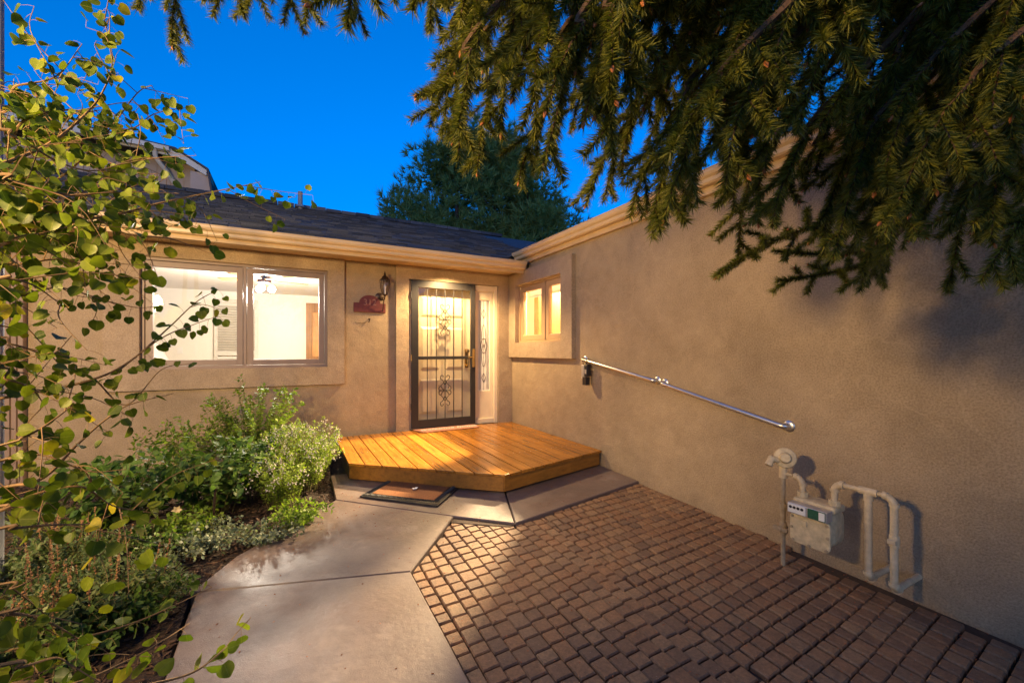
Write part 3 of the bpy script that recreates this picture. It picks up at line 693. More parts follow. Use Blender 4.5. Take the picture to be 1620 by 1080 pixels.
# louvered closet door, oak door on the far wall
lv = bpy.data.objects.new('louvered_door', None); COL.objects.link(lv); lv.parent = house
m_ = MB(); m_.box(-4.40, -4.34, 4.13, 4.17, .12, 2.30); m_.box(-3.72, -3.66, 4.13, 4.17, .12, 2.30); m_.box(-4.34, -3.72, 4.13, 4.17, 2.22, 2.30); m_.box(-4.34, -3.72, 4.13, 4.17, 1.18, 1.26); m_.build('door_frame', 'louver', lv)
z = .2
while z < 2.2:
    if not 1.14 < z < 1.28:
        m_ = MB(); m_.cbox((-4.03, 4.15, z), .312, .022, .004, (1, 0, 0), unit(np.array((0, .7, -.7)))); m_.build('louver', 'louver', lv)
    z += .05
od = bpy.data.objects.new('oak_door', None); COL.objects.link(od); od.parent = house
m_ = MB(); m_.box(-2.78, -1.95, 4.14, 4.18, .12, 2.30); m_.build('door_leaf', 'oak', od)
for zz in ((.3, 1.0), (1.15, 2.1)):
    m_ = MB(); m_.box(-2.66, -2.42, 4.125, 4.141, *zz); m_.box(-2.31, -2.07, 4.125, 4.141, *zz); m_.build('door_panel', 'oak', od, bevel=.01)
m_ = MB(); m_.lathe([(0, .02), (.02, .012), (.03, .028), (.055, .0)], (-2.70, 4.14, 1.08), (0, -1, 0)); m_.build('door_knob', 'brass', od, smooth=True)
m_ = MB(); m_.box(-4.98, -4.90, 4.185, 4.197, 1.22, 1.34); m_.build('light_switch', 'white', house)
# kitchen cabinets seen through the corner window
cb = bpy.data.objects.new('wall_cabinet', None); COL.objects.link(cb); cb.parent = house
m_ = MB(); m_.box(2.25, 2.59, -2.9, .1, 1.3, 2.49); m_.box(.5, 2.25, -.02, .115, .12, 2.45); m_.build('cabinet_box', 'cab', cb)
for k in range(6):
    m_ = MB(); ya = -2.88 + k * .49; m_.box(2.235, 2.249, ya + .02, ya + .47, 1.34, 2.45); d_ = m_.build('cabinet_door', 'cab', cb, bevel=.004)
for k in range(3):
    xa = .55 + k * .56
    m_ = MB(); m_.box(xa + .02, xa + .54, -.035, -.021, .9, 2.40); m_.build('cabinet_door', 'cab', cb, bevel=.004)
    m_ = MB(); m_.box(xa + .10, xa + .46, -.046, -.036, .98, 2.32); m_.build('door_panel', 'cab', cb, bevel=.008)
bl = bpy.data.objects.new('raised_blind', None); COL.objects.link(bl); bl.parent = house
for k in range(9):
    m_ = MB(); m_.box(.155, .185, RY0 + .03, RY1 - .03, 2.10 + k * .013, 2.107 + k * .013); m_.build('slat', 'white', bl)
m_ = MB(); m_.box(.15, .19, RY0 + .03, RY1 - .03, 2.075, 2.095); m_.build('bottom_rail', 'white', bl)

# ================================================================== UPPER BLOCK behind the ridge
ub = thing('upper_storey', 'greige upper storey with mansard roof rising behind the shingle ridge', 'building')
m_ = MB(); m_.box(-12, -4.78, 4.62, 9, 3.2, 5.0); m_.build('wall', 'siding', ub)
prof = [(-4.42, 4.28), (-4.50, 4.86), (-5.02, 5.16), (-7.2, 5.33), (-12, 5.33), (-12, 5.30), (-7.2, 5.29), (-5.0, 5.12), (-4.53, 4.84), (-4.45, 4.28)]
m_ = MB(); m_.extrude(prof, (0, 4.22, 0), (0, 9.2, 0), (1, 0, 0), (0, 0, 1)); m_.build('roof', 'shingle', ub)
prof = [(-4.535, 4.72), (-4.535, 4.835), (-5.01, 5.115), (-7.2, 5.285), (-12, 5.295), (-12, 5.16), (-7.2, 5.15), (-5.01, 4.98)]
m_ = MB(); m_.extrude(prof, (0, 4.25, 0), (0, 4.29, 0), (1, 0, 0), (0, 0, 1)); m_.build('fascia_board', 'pale_trim', ub)
prof = [(-5.1, 5.05), (-12, 5.20), (-12, 5.27), (-7.2, 5.26), (-5.1, 5.12)]
m_ = MB(); m_.extrude(prof, (0, 4.15, 0), (0, 4.249, 0), (1, 0, 0), (0, 0, 1)); m_.build('gutter', 'pale_trim', ub)
m_ = MB(); m_.box(-4.80, -4.47, 4.295, 4.62, 4.2, 4.78); m_.build('end_panel', 'siding', ub)
m_ = MB(); m_.tube([(-5.32, 4.20, 5.05), (-5.32, 4.25, 4.92), (-5.18, 4.45, 4.72), (-5.08, 4.57, 4.55), (-4.98, 4.58, 4.1)], .04, 8); m_.build('downspout', 'pale_trim', ub, smooth=True)
for x in np.arange(-11.9, -4.8, .21):
    m_ = MB(); m_.box(x, x + .012, 4.605, 4.619, 3.6, 5.0); m_.build('batten', 'siding', ub)
base(ub, (-7, 6, 3.2))

# ================================================================== DECK
deck = thing('wooden_deck', 'low amber stained timber porch deck with an angled corner', 'deck')
dpoly = [(-2.585, -0.055), (-2.585, -1.44), (-1.385, -2.512), (-0.012, -2.195), (-0.012, -0.055)]
if area(dpoly) < 0: dpoly = dpoly[::-1]
x = -2.575
while x < -0.015:
    x2 = min(x + .139, -.012)
    q = clip_half(clip_half(dpoly, -1, 0, -(x + .0045)), 1, 0, x2 - .0045)
    if len(q) >= 3 and abs(area(q)) > .004:
        m_ = MB(); m_.prism(q, .138, .165 + rs.uniform(-.0015, .0015)); m_.build('board', 'deck', deck, bevel=.003)
    x = x2
sw = MB(); x = -2.575 + .07
while x < -.05:
    for yy in (-.25, -.65, -1.05, -1.45, -1.85):
        if in_poly(x, yy, dpoly):
            for dx in (-.035, .035): sw.lathe([(0, .0045), (.0012, .004)], (x + dx, yy + rs.uniform(-.01, .01), .1655), (0, 0, 1), 6)
    x += .139
sw.build('deck_screws', 'bare', deck, kind='stuff')
def fascia_run(p, q, name='fascia'):
    p = np.array(p); q = np.array(q); d_ = unit(q - p); nrm = np.array((d_[1], -d_[0])); L = np.linalg.norm(q - p)
    m_ = MB(); c = (p + q) / 2 - nrm * .032
    m_.cbox((c[0], c[1], .070), L / 2 - .012, .018, .066, (*d_, 0), (-d_[1], d_[0], 0)); m_.build(name, 'deck_x', deck, bevel=.003)
fascia_run(dpoly[0] if False else (-2.575, -0.06), (-2.575, -1.43)); fascia_run((-2.575, -1.43), (-1.385, -2.50)); fascia_run((-1.385, -2.50), (-0.012, -2.185))
m_ = MB(); m_.prism([(p[0] * .985 - .02, p[1] * .95 - .03) for p in dpoly], .002, .137); m_.build('joists', 'timber', deck)
base(deck, (-1.3, -1.2, 0))

# ================================================================== THINGS ON AND AROUND THE PORCH
mat1 = thing('doormat', 'faded pink doormat with white lettering at the storm door sill', 'doormat')
m_ = MB(); m_.prism([(-1.58, -.075), (-.70, -.075), (-.66, -.11), (-.655, -.26), (-.70, -.30), (-1.46, -.325), (-1.50, -.30)], .168, .180); m_.build('mat_pad', 'mat_pink', mat1, bevel=.003)
text_mesh('lettering', 'welcome home', .135, 'white', mat1, (-1.09, -.17, .1815), (1, .0, 0), (0, 1, 0), .0006, .35)
base(mat1, (-1.1, -.18, .168))
mat2 = thing('rubber_doormat', 'coir doormat with black rubber border on concrete below the deck', 'doormat')
c = np.array((-2.115, -2.075)); u = unit(np.array((1.19, -1.12))); v = np.array((-u[1], u[0]))
if v @ np.array((1, 1)) < 0: v = -v
Lm, Wm = .37, .235
def mp(a, b): return tuple(c + u * a + v * b)
m_ = MB(); m_.prism([mp(-Lm, -Wm), mp(Lm, -Wm), mp(Lm, Wm), mp(-Lm, Wm)], .0015, .012, lambda p: gz(p[1])); m_.build('rubber_base', 'rubber', mat2, bevel=.003)
m_ = MB(); m_.prism([mp(-Lm + .075, -Wm + .075), mp(Lm - .075, -Wm + .075), mp(Lm - .075, Wm - .05), mp(-Lm + .075, Wm - .05)], .0125, .020, lambda p: gz(p[1])); m_.build('coir_pad', 'coir', mat2)
m_ = MB()
for k in range(46):
    a = -Lm + .02 + k * (2 * Lm - .04) / 45
    for b0 in (-Wm + .036,):
        th = k * 1.7; m_.tube([(*mp(a - .008, b0 - .02), .013), (*mp(a + .006 * math.sin(th), b0), .016), (*mp(a + .008, b0 + .02), .013)], .004, 5)
for k in range(20):
    for a0 in (-Lm + .036, Lm - .036):
        b = -Wm + .05 + k * (2 * Wm - .09) / 19; m_.tube([(*mp(a0 - .02, b - .006), .013), (*mp(a0, b), .016), (*mp(a0 + .02, b + .006), .013)], .004, 5)
m_.build('rubber_relief', 'rubber', mat2)
base(mat2, (c[0], c[1], 0))
m_ = MB(); pc = mp(.02, .03); m_.lathe([(0, .012), (.004, .018), (.008, .006)], (*pc, .021 + gz(pc[1])), (0, 0, 1), 8)
V, Fc = stamp(*LEAF6, [(pc[0], pc[1], .026 + gz(pc[1]))] * 4, [(1, .2, .3), (-.8, .5, .2), (.3, -1, .2), (-.4, -.8, .35)], [(0, 0, 1)] * 4, [.035, .03, .025, .03])
m_.add(V, Fc.tolist()); o = m_.build('fallen_petal', 'white'); tag(o, 'small white fallen blossom lying on the coir doormat', 'blossom')

# wall lantern
ln = thing('wall_lantern', 'unlit bronze carriage lantern on the stucco left of the door', 'lantern')
lx, lz = -1.965, 2.10
m_ = MB(); m_.lathe([(0, .055), (.012, .055), (.022, .035), (.03, .0)], (lx - .05, -.001, lz - .10), (0, -1, 0)); m_.build('backplate', 'bronze', ln, smooth=True)
m_ = MB(); m_.tube([(lx - .05, -.02, lz - .10), (lx - .03, -.07, lz - .15), (lx, -.11, lz - .14), (lx, -.12, lz - .09)], .009, 8); m_.tube([(lx - .01, -.1, lz - .14), (lx - .01, -.06, lz - .25), (lx - .01, -.015, lz - .30)], .006, 6); m_.build('arm', 'bronze', ln, smooth=True)
m_ = MB(); cyl = (lx, -.12, lz)
m_.lathe([(-.10, .014), (-.085, .030), (-.078, .034), (-.074, .0)], cyl, (0, 0, 1), 6)
m_.lathe([(.115, .064), (.122, .070), (.135, .050), (.155, .042), (.175, .018), (.19, .010), (.20, .016), (.21, .008), (.235, .002)], cyl, (0, 0, 1), 6)
m_.build('lantern_cap', 'bronze', ln)
for k in range(6):
    a = k * math.pi / 3; ca_, sa_ = math.cos(a), math.sin(a)
    m_ = MB(); m_.tube([(cyl[0] + ca_ * .032, cyl[1] + sa_ * .032, lz - .078), (cyl[0] + ca_ * .056, cyl[1] + sa_ * .056, lz + .02), (cyl[0] + ca_ * .064, cyl[1] + sa_ * .064, lz + .118)], .005, 5); m_.build('rib', 'bronze', ln)
m_ = MB(); m_.tube_rings([(np.array((cyl[0], cyl[1], lz + h)), r_) for h, r_ in ((-.076, .030), (.02, .053), (.114, .060))], np.array((0, 0, 1.)), 6); del m_.f[-2:]; m_.build('glass_panes', 'glass', ln)
m_ = MB(); m_.lathe([(-.07, .012), (-.02, .012), (-.015, .010), (.02, .017), (.05, .010), (.065, .0)], cyl, (0, 0, 1), 10); m_.build('bulb', 'white', ln, smooth=True)
base(ln, (lx, 0, lz))
# house number plaque
sg = thing('number_plaque', 'red clay house number plaque with arched top reading 312', 'sign')
arch = [(-.205, 0), (.205, 0), (.205, .125), (.135, .125)] + [(.135 * math.cos(a), .125 + .105 * math.sin(a)) for a in np.linspace(.15, math.pi - .15, 14)] + [(-.135, .125), (-.205, .125)]
m_ = MB(); m_.extrude(arch, (-2.14, -.0015, 1.785), (-2.14, -.024, 1.785), (1, 0, 0), (0, 0, 1)); m_.build('plaque', 'sign', sg, bevel=.004)
text_mesh('number', '312', .115, 'sign_num', sg, (-2.14, -.0255, 1.915), (1, 0, 0), (0, 0, 1), .002)
base(sg, (-2.14, 0, 1.785))
m_ = MB(); m_.lathe([(0, .014), (.006, .012), (.008, .0)], (-2.145, -.001, 1.695), (0, -1, 0), 8); m_.tube([(-2.145, -.006, 1.70), (-2.145, -.03, 1.685), (-2.15, -.034, 1.66), (-2.16, -.02, 1.655)], .005, 6)
o = m_.build('wall_hook', 'bronze'); tag(o, 'small dark hook on the stucco under the number plaque', 'hook')
m_ = MB(); m_.tube([(-2.17, -.012, 1.655), (-2.24, -.007, 1.638), (-2.33, -.006, 1.648)], .0025, 4); o = m_.build('loose_wire', 'bronze'); tag(o, 'thin dark wire drooping along the stucco beside the hook', 'wire')

# grab rails on the side wall
def grab(name, label, ya, za, yb, zb):
    t = thing(name, label, 'handrail', 'steel grab rails along the side wall'); off = -.055
    d_ = unit(np.array((0, yb - ya, zb - za)))
    a = np.array((-.002, ya, za)); b = np.array((-.002, yb, zb)); e = np.array((off, 0, 0)); k = .035
    pts = [a, a + e * .55]
    for q in (.25, .5, .75, 1): pts.append(a + e * (.55 + .45 * math.sin(q * math.pi / 2)) + d_ * k * (1 - math.cos(q * math.pi / 2)))
    for q in (0, .25, .5, .75): pts.append(b + e * (.55 + .45 * math.cos(q * math.pi / 2)) - d_ * k * (1 - math.sin(q * math.pi / 2)))
    pts += [b + e * .55, b]
    m_ = MB(); m_.tube(pts, .020, 14); m_.build('bar', 'steel', t, smooth=True)
    for p in (a, b):
        m_ = MB(); m_.lathe([(0, .040), (.004, .040), (.010, .034), (.013, .020)], p + np.array((.0012, 0, 0)), (-1, 0, 0), 20); m_.build('flange', 'steel', t, smooth=True)
    return base(t, tuple(a))
grab('grab_rail', 'sloping steel grab rail nearest the corner window', -1.885, 1.172, -2.985, .990)
grab('grab_rail', 'sloping steel grab rail above the gas meter', -3.075, .972, -4.165, .745)
kb = thing('key_lockbox', 'silver key lockbox shackled to the upper steel grab rail', 'lockbox')
zr = 1.163; yk = -1.945
m_ = MB(); m_.tube([(-.040, yk, zr - .06), (-.034, yk, zr - .01), (-.038, yk, zr + .022), (-.060, yk, zr + .026), (-.082, yk, zr + .018), (-.085, yk, zr - .01), (-.075, yk, zr - .06)], .004, 6); m_.build('shackle', 'black', kb)
m_ = MB(); m_.box(-.085, -.045, yk - .022, yk + .030, zr - .215, zr - .055); m_.build('case', 'silver', kb, bevel=.006); base(kb, (-.06, yk, zr - .215))
kb = thing('electronic_lockbox', 'black electronic lockbox hanging from the upper steel grab rail', 'lockbox')
yk -= .065
m_ = MB(); m_.tube([(-.042, yk, zr - .05), (-.034, yk, zr - .02), (-.038, yk, zr + .010), (-.060, yk, zr + .016), (-.082, yk, zr + .008), (-.085, yk, zr - .02), (-.078, yk, zr - .05)], .004, 6); m_.build('shackle', 'black', kb)
m_ = MB(); m_.box(-.095, -.035, yk - .028, yk + .028, zr - .185, zr - .045); m_.build('case', 'black', kb, bevel=.010)
m_ = MB(); m_.box(-.099, -.0955, yk - .016, yk + .016, zr - .155, zr - .105); m_.build('keypad', 'silver', kb)
m_ = MB(); m_.box(-.100, -.040, yk - .01, yk + .055, zr - .285, zr - .19); m_.build('key_tray', 'black', kb, bevel=.004); base(kb, (-.06, yk, zr - .185))

# gas meter set
gm = thing('gas_meter', 'tan gas meter with regulator and bent pipes beside the side wall', 'gas meter')
gx, ry = -.30, -4.29
def pipe(pts, r_=.016, mat='pipe', name='pipe', n=12):
    m_ = MB(); m_.tube(pts, r_, n); return m_.build(name, mat, gm, smooth=True)
def elbow(p, din, dout, r_=.021, R_=.05, name='elbow'):
    p = np.array(p, float); din = np.array(din, float); dout = np.array(dout, float)
    c = p - din * R_ + dout * R_; pts = []
    for k in range(7):
        a = k / 6 * math.pi / 2; pts.append(c - dout * R_ * math.cos(a) + din * R_ * math.sin(a))
    m_ = MB(); m_.tube(pts, r_ * 1.22, 12); m_.tube([pts[0] - din * .002, pts[0] + din * .018], r_ * 1.42, 12); m_.tube([pts[-1] - dout * .018, pts[-1] + dout * .002], r_ * 1.42, 12)
    return m_.build(name, 'pipe', gm, smooth=True)
zb = gz(ry) - .08
pipe([(gx, ry, zb), (gx, ry, .50)], .013, 'bare', 'riser')
m_ = MB(); m_.tube([(gx, ry, .26), (gx, ry, .30)], .022, 8); m_.tube([(gx, ry, .205), (gx, ry, .26)], .018, 8); m_.build('union', 'bare', gm)
m_ = MB(); m_.tube([(gx, ry, .10), (gx, ry, .18)], .021, 8); m_.tube([(gx - .045, ry, .14), (gx + .04, ry, .14)], .012, 8); m_.cbox((gx - .03, ry, .14), .008, .045, .012); m_.build('shutoff_valve', 'bare', gm, bevel=.004)
m_ = MB(); m_.lathe([(-.05, .012), (-.045, .030), (-.02, .034), (-.014, .060), (-.004, .064), (.004, .064), (.014, .060), (.022, .036), (.045, .026)], (gx - .005, ry - .015, .592), unit(np.array((-.55, -.35, .12))), 18); m_.build('regulator', 'meter', gm, smooth=True)
m_ = MB(); m_.tube([(gx, ry, .495), (gx, ry, .55)], .022, 10); m_.tube([(gx - .02, ry + .01, .57), (gx - .075, ry + .03, .585), (gx - .10, ry + .035, .545)], .023, 10); m_.build('vent_elbow', 'meter', gm, smooth=True)
m_ = MB(); m_.tube([(gx, ry, .462), (gx, ry, .520)], .023, 10); m_.build('tee', 'pipe', gm, smooth=True)
mL, mR = -4.405, -4.575
pipe([(gx, ry - .02, .490), (gx, mL + .055, .490)], .011, name='inlet_pipe'); elbow((gx, mL, .490), (0, -1, 0), (0, 0, -1), .014, .045)
pipe([(gx, mL, .447), (gx, mL, .375)], .015)
m_ = MB(); m_.tube([(gx, mL, .378), (gx, mL, .408)], .030, 8); m_.build('meter_nut', 'meter', gm)
m_ = MB(); m_.tube([(gx, mR, .378), (gx, mR, .408)], .030, 8); m_.build('meter_nut', 'meter', gm)
pipe([(gx, mR, .375), (gx, mR, .462)], .0165); elbow((gx, mR, .505), (0, 0, 1), (0, -1, 0), .0165, .045)
d1, d2 = -4.735, -4.845
pipe([(gx, mR - .043, .505), (gx, d1 + .03, .505)], .014); m_ = MB(); m_.tube([(gx, d1 + .042, .505), (gx, d1 - .042, .505)], .021, 12); m_.tube([(gx, d1, .505), (gx, d1, .455)], .022, 12); m_.build('tee', 'pipe', gm, smooth=True)
pipe([(gx, d1 - .04, .505), (gx, d2 + .04, .505)], .012); elbow((gx, d2, .505), (0, -1, 0), (0, 0, -1), .0155, .045)
for yy, zz in ((d1, .03), (d2, .02)):
    pipe([(gx, yy, .46), (gx, yy, zz + .04)], .0175); elbow((gx, yy, zz), (0, 0, -1), (1, 0, 0), .0165, .042); pipe([(gx + .04, yy, zz), (.02, yy, zz)], .016)
m_ = MB(); m_.tube([(gx, d2, .25), (gx, d2, .31)], .023, 8); m_.cbox((gx - .024, d2, .28), .012, .018, .012); m_.build('service_cock', 'pipe', gm, bevel=.003)
# meter body: rounded case, front cover, index
mc = (mL + mR) / 2; hw = .108
def rrect(hw_, hh, rc, n=5):
    out = []
    for cx_, cz_, a0 in ((hw_ - rc, hh - rc, 0), (-hw_ + rc, hh - rc, 90), (-hw_ + rc, -hh + rc, 180), (hw_ - rc, -hh + rc, 270)):
        for k in range(n): a = R(a0 + 90 * k / (n - 1)); out.append((cx_ + rc * math.cos(a), cz_ + rc * math.sin(a)))
    return out
m_ = MB(); rings = [(-.080, .80), (-.070, .95), (-.02, 1.0), (.055, 1.0), (.085, .93), (.095, .78)]; pr_ = rrect(hw * .95, .108, .05); o_ = 0; n = len(pr_)
for dx, s_ in rings: m_.v += [(gx + dx, mc + p[0] * s_, .240 + p[1] * s_) for p in pr_]
for i in range(len(rings) - 1): m_.f += [(i * n + k, i * n + (k + 1) % n, (i + 1) * n + (k + 1) % n, (i + 1) * n + k) for k in range(n)]
m_.f += [tuple(range(n)), tuple(range((len(rings) - 1) * n, len(rings) * n))]
m_.build('meter_body', 'meter', gm, smooth=True)
m_ = MB(); m_.box(gx - .06, gx + .07, mc - .112, mc + .112, .338, .379); m_.build('meter_top', 'meter', gm, bevel=.012)
m_ = MB(); m_.extrude(rrect(hw, .088, .03), (gx - .083, mc, .210), (gx - .098, mc, .210), (0, 1, 0), (0, 0, 1)); m_.build('front_cover', 'meter', gm, bevel=.005)
for a, b in ((-.098, -.082), (0, -.088), (.098, -.082), (-.107, 0), (.107, 0), (-.102, .075), (.102, .075)):
    m_ = MB(); m_.lathe([(0, .009), (.006, .008)], (gx - .098, mc + a * .9, .210 + b * .9), (-1, 0, 0), 6); m_.build('cover_screw', 'bare', gm)
m_ = MB(); m_.box(gx - .106, gx - .099, mc + .01, mc + .085, .235, .268); m_.build('name_plate', 'meter', gm, bevel=.004)
m_ = MB(); m_.box(gx - .135, gx - .07, mc - .108, mc + .102, .303, .366); m_.build('index_housing', 'silver', gm, bevel=.006)
m_ = MB(); m_.box(gx - .1385, gx - .1352, mc + .000, mc + .096, .310, .360); m_.build('index_face', 'dial', gm)
for k in range(4):
    m_ = MB(); m_.lathe([(0, .0085), (.0015, .0085)], (gx - .1387, mc + .018 + k * .021, .342), (-1, 0, 0), 10); m_.build('dial', 'black', gm)
m_ = MB(); m_.box(gx - .1385, gx - .1352, mc - .102, mc - .012, .308, .362); m_.build('radio_board', 'green', gm)
m_ = MB(); m_.box(gx - .1405, gx - .1388, mc - .100, mc - .070, .312, .358); m_.build('white_sticker', 'dial', gm)
base(gm, (gx, ry, gz(ry)))

# ceiling fan with lit globes
cf = thing('ceiling_fan', 'lit ceiling fan seen through the wide window', 'ceiling fan')
fx, fy, fz = -3.42, 1.35, 2.30
m_ = MB(); m_.tube([(fx, fy, 2.459), (fx, fy, fz + .05)], .02, 8); m_.lathe([(-.03, .03), (-.02, .09), (.04, .10), (.07, .04)], (fx, fy, fz), (0, 0, 1), 18); m_.build('motor', 'bronze', cf, smooth=True)
for k in range(5):
    a = k * 2 * math.pi / 5 + .3; d_ = np.array((math.cos(a), math.sin(a), 0)); q = np.array((-d_[1], d_[0], .12))
    m_ = MB(); m_.cbox(np.array((fx, fy, fz + .02)) + d_ * .36, .24, .065, .005, d_, unit(q)); m_.build('blade', 'oak', cf)
for k in range(3):
    a = k * 2 * math.pi / 3 + .2; p = np.array((fx + .10 * math.cos(a), fy + .10 * math.sin(a), fz - .10))
    m_ = MB(); m_.lathe([(-.055, .0), (-.05, .03), (-.02, .052), (.02, .045), (.045, .02), (.05, .0)], p, (0, 0, 1), 12); m_.build('globe', 'glow', cf, smooth=True)
L = bpy.data.lights.new('fan_light', 'POINT'); L.energy = 320; L.color = (1.0, .89, .74); L.shadow_soft_size = .12
lo = bpy.data.objects.new('fan_light', L); COL.objects.link(lo); lo.location = (fx, fy, fz - .22); lo.parent = cf
base(cf, (fx, fy, 2.459))
ck = thing('assumed_ceiling_light', 'assumed round lit ceiling lamp, unseen, in the room behind the corner window', 'ceiling lamp')  # unseen lamp, assumed as the source of the corner window's light
m_ = MB(); m_.lathe([(0, .16), (-.03, .16), (-.06, .12), (-.075, .0)], (1.0, -.33, 2.498), (0, 0, 1), 20); m_.build('diffuser', 'glow', ck, smooth=True)
L = bpy.data.lights.new('assumed_kitchen_light', 'POINT'); L.energy = 170; L.color = (1.0, .76, .46); L.shadow_soft_size = .06
lo = bpy.data.objects.new('assumed_kitchen_light', L); COL.objects.link(lo); lo.location = (1.0, -.33, 2.38); lo.parent = ck
m_ = MB(); m_.lathe([(0, .02), (-.02, .05), (-.07, .055), (-.075, .045), (-.03, .035)], (.98, -.34, 2.425), unit(np.array((.75, .7, .6))), 12); m_.build('beam_boost_head', 'white', ck, smooth=True)  # second fixture and spot added to strengthen the beam out of the corner window
L = bpy.data.lights.new('beam_boost_spot', 'SPOT'); L.energy = 4200; L.color = (1.0, .72, .40); L.shadow_soft_size = .05; L.spot_size = R(95); L.spot_blend = .35
lo = bpy.data.objects.new('beam_boost_spot', L); COL.objects.link(lo); lo.location = (.92, -.37, 2.38); lo.rotation_euler = Vector((-.9, -.62, -.50)).to_track_quat('-Z', 'Y').to_euler(); lo.parent = ck
base(ck, (1.0, -.33, 2.498))
# recliner in the living room
ac = thing('armchair', 'grey high backed armchair behind the lower left of the wide window', 'armchair')
m_ = MB(); m_.box(-4.9, -4.2, 1.7, 2.4, .25, .55); m_.build('seat', 'grey_fabric', ac, bevel=.06)
m_ = MB(); m_.cbox((-4.75, 2.05, .95), .09, .34, .52, unit(np.array((1, 0, .45))), (0, 1, 0)); m_.build('backrest', 'grey_fabric', ac, bevel=.06)
for yy in (1.62, 2.48):
    m_ = MB(); m_.box(-4.85, -4.2, yy - .08, yy + .08, .25, .72); m_.build('armrest', 'grey_fabric', ac, bevel=.05)
for xx in (-4.8, -4.28):
    for yy in (1.75, 2.35):
        m_ = MB(); m_.tube([(xx, yy, .101), (xx, yy, .27)], .025, 8); m_.build('leg', 'bronze', ac)
base(ac, (-4.55, 2.05, .101))

# assumed unseen yard lamp left of the walk (its warm light rakes across the side wall)
yl = thing('assumed_yard_lamp', 'assumed lit post lantern, unseen, standing in the bed left of the walk', 'lamp post')
px_, py_, pz_ = -5.6, -5.0, 2.25; pb = gz(py_) - .035
m_ = MB(); m_.lathe([(0, .07), (.02, .07), (.05, .04), (.08, .032), (pz_ - pb - .20, .028), (pz_ - pb - .18, .045), (pz_ - pb - .16, .05)], (px_, py_, pb), (0, 0, 1), 12); m_.build('post', 'black', yl, smooth=True)
m_ = MB(); m_.lathe([(.15, .13), (.17, .135), (.24, .03), (.28, .0)], (px_, py_, pz_), (0, 0, 1), 8); m_.lathe([(-.17, .04), (-.15, .09), (-.14, .09)], (px_, py_, pz_), (0, 0, 1), 8); m_.build('lantern_cap', 'black', yl)
m_ = MB(); m_.lathe([(-.08, .0), (-.07, .03), (0, .05), (.06, .035), (.08, .0)], (px_, py_, pz_), (0, 0, 1), 12); m_.build('bulb', 'glow_warm', yl, smooth=True)
L = bpy.data.lights.new('assumed_yard_light', 'POINT'); L.energy = 1200; L.color = (1.0, .65, .29); L.shadow_soft_size = .2
lo = bpy.data.objects.new('assumed_yard_light', L); COL.objects.link(lo); lo.location = (px_, py_, pz_); lo.parent = yl
base(yl, (px_, py_, pb))

# landscape timber, stake and boulder in the bed
p = ong(215, 846); m_ = MB(); m_.cbox((p[0] - .15, p[1] + .12, gz(p[1]) + .015), .30, .045, .028, unit(np.array((1, .18, 0))), unit(np.array((-.18, 1, 0)))); o = m_.build('landscape_timber', 'timber', bevel=.012); tag(o, 'dark weathered timber edging half buried in the mulch', 'timber')
p = ong(336, 832); m_ = MB(); m_.tube([(p[0], p[1], gz(p[1]) - .06), (p[0] + .015, p[1] + .02, .26)], .009, 6); m_.tube([(p[0] - .001, p[1] - .001, gz(p[1]) - .03), (p[0] + .001, p[1] + .001, gz(p[1]) + .035)], .014, 6); o = m_.build('garden_stake', 'bronze'); tag(o, 'short dark stake pushed into the mulch behind the variegated leaves', 'stake')
m_ = MB(); m_.tube([at(-7, -70, 2.2), at(-7, 60, 2.2), at(-7, 200, 2.2), (at(-7, 200, 2.2)[0], at(-7, 200, 2.2)[1], -.1)], .03, 10); o = m_.build('grey_pole', 'post', smooth=True); tag(o, 'slim grey metal pole at the far left edge behind the aspen leaves', 'pole')

# ================================================================== PLANTS
def curve(pts, n):
    """smooth polyline through control points (Catmull-Rom)"""
    P = np.asarray(pts, float); P = np.vstack([2 * P[0] - P[1], P, 2 * P[-1] - P[-2]]); out = []
    m = len(P) - 3
    for k in range(n + 1):
        s = k / n * m; i = min(int(s), m - 1); t = s - i; a, b, c, d = P[i:i + 4]
        out.append(.5 * ((2 * b) + (c - a) * t + (2 * a - 5 * b + 4 * c - d) * t * t + (3 * b - 3 * c + d - a) * t ** 3))
    return np.array(out)
def resample(C, step):
    d = np.r_[0, np.cumsum(np.linalg.norm(np.diff(C, axis=0), axis=1))]; n = max(2, int(d[-1] / step)); s = np.linspace(0, d[-1], n)
    P = np.stack([np.interp(s, d, C[:, k]) for k in range(3)], 1); T = unit(np.gradient(P, axis=0)); return P, T
ASPEN = [(0, 0, 0)]
_a = [(x_, y_, z_ * 2.4) for x_, y_, z_ in [(-.30, .02, .02), (-.48, .22, .05), (-.53, .45, .04), (-.45, .68, .02), (-.24, .88, -.02), (0, 1.02, -.06), (.24, .88, -.02), (.45, .68, .02), (.53, .45, .04), (.48, .22, .05), (.30, .02, .02)]]
ASPEN_V = [(0, .06, 0), (0, .5, -.07)] + _a
ASPEN_F = [(0, 2, 1)] + [(1, 2 + i, 3 + i) for i in range(10)] + [(0, 1, 12)]

def rib(me):
    a = me.attributes.new('rib', 'FLOAT', 'POINT'); k = len(me.vertices) // 13
    t = np.zeros(13, np.float32); t[[0, 1, 7]] = 1; a.data.foreach_set('value', np.tile(t, k)); return me
nt = M['aspen'].node_tree; bs = nt.nodes['Principled BSDF']; src = bs.inputs['Base Color'].links[0].from_socket
at_ = nt.nodes.new('ShaderNodeAttribute'); at_.attribute_name = 'rib'
vein = mix(nt, src, (.30, .32, .07), ramp(nt, at_.outputs['Fac'], [(.86, (0, 0, 0)), (.97, (.6, .6, .6))]))
nt.links.new(vein, bs.inputs['Base Color'])
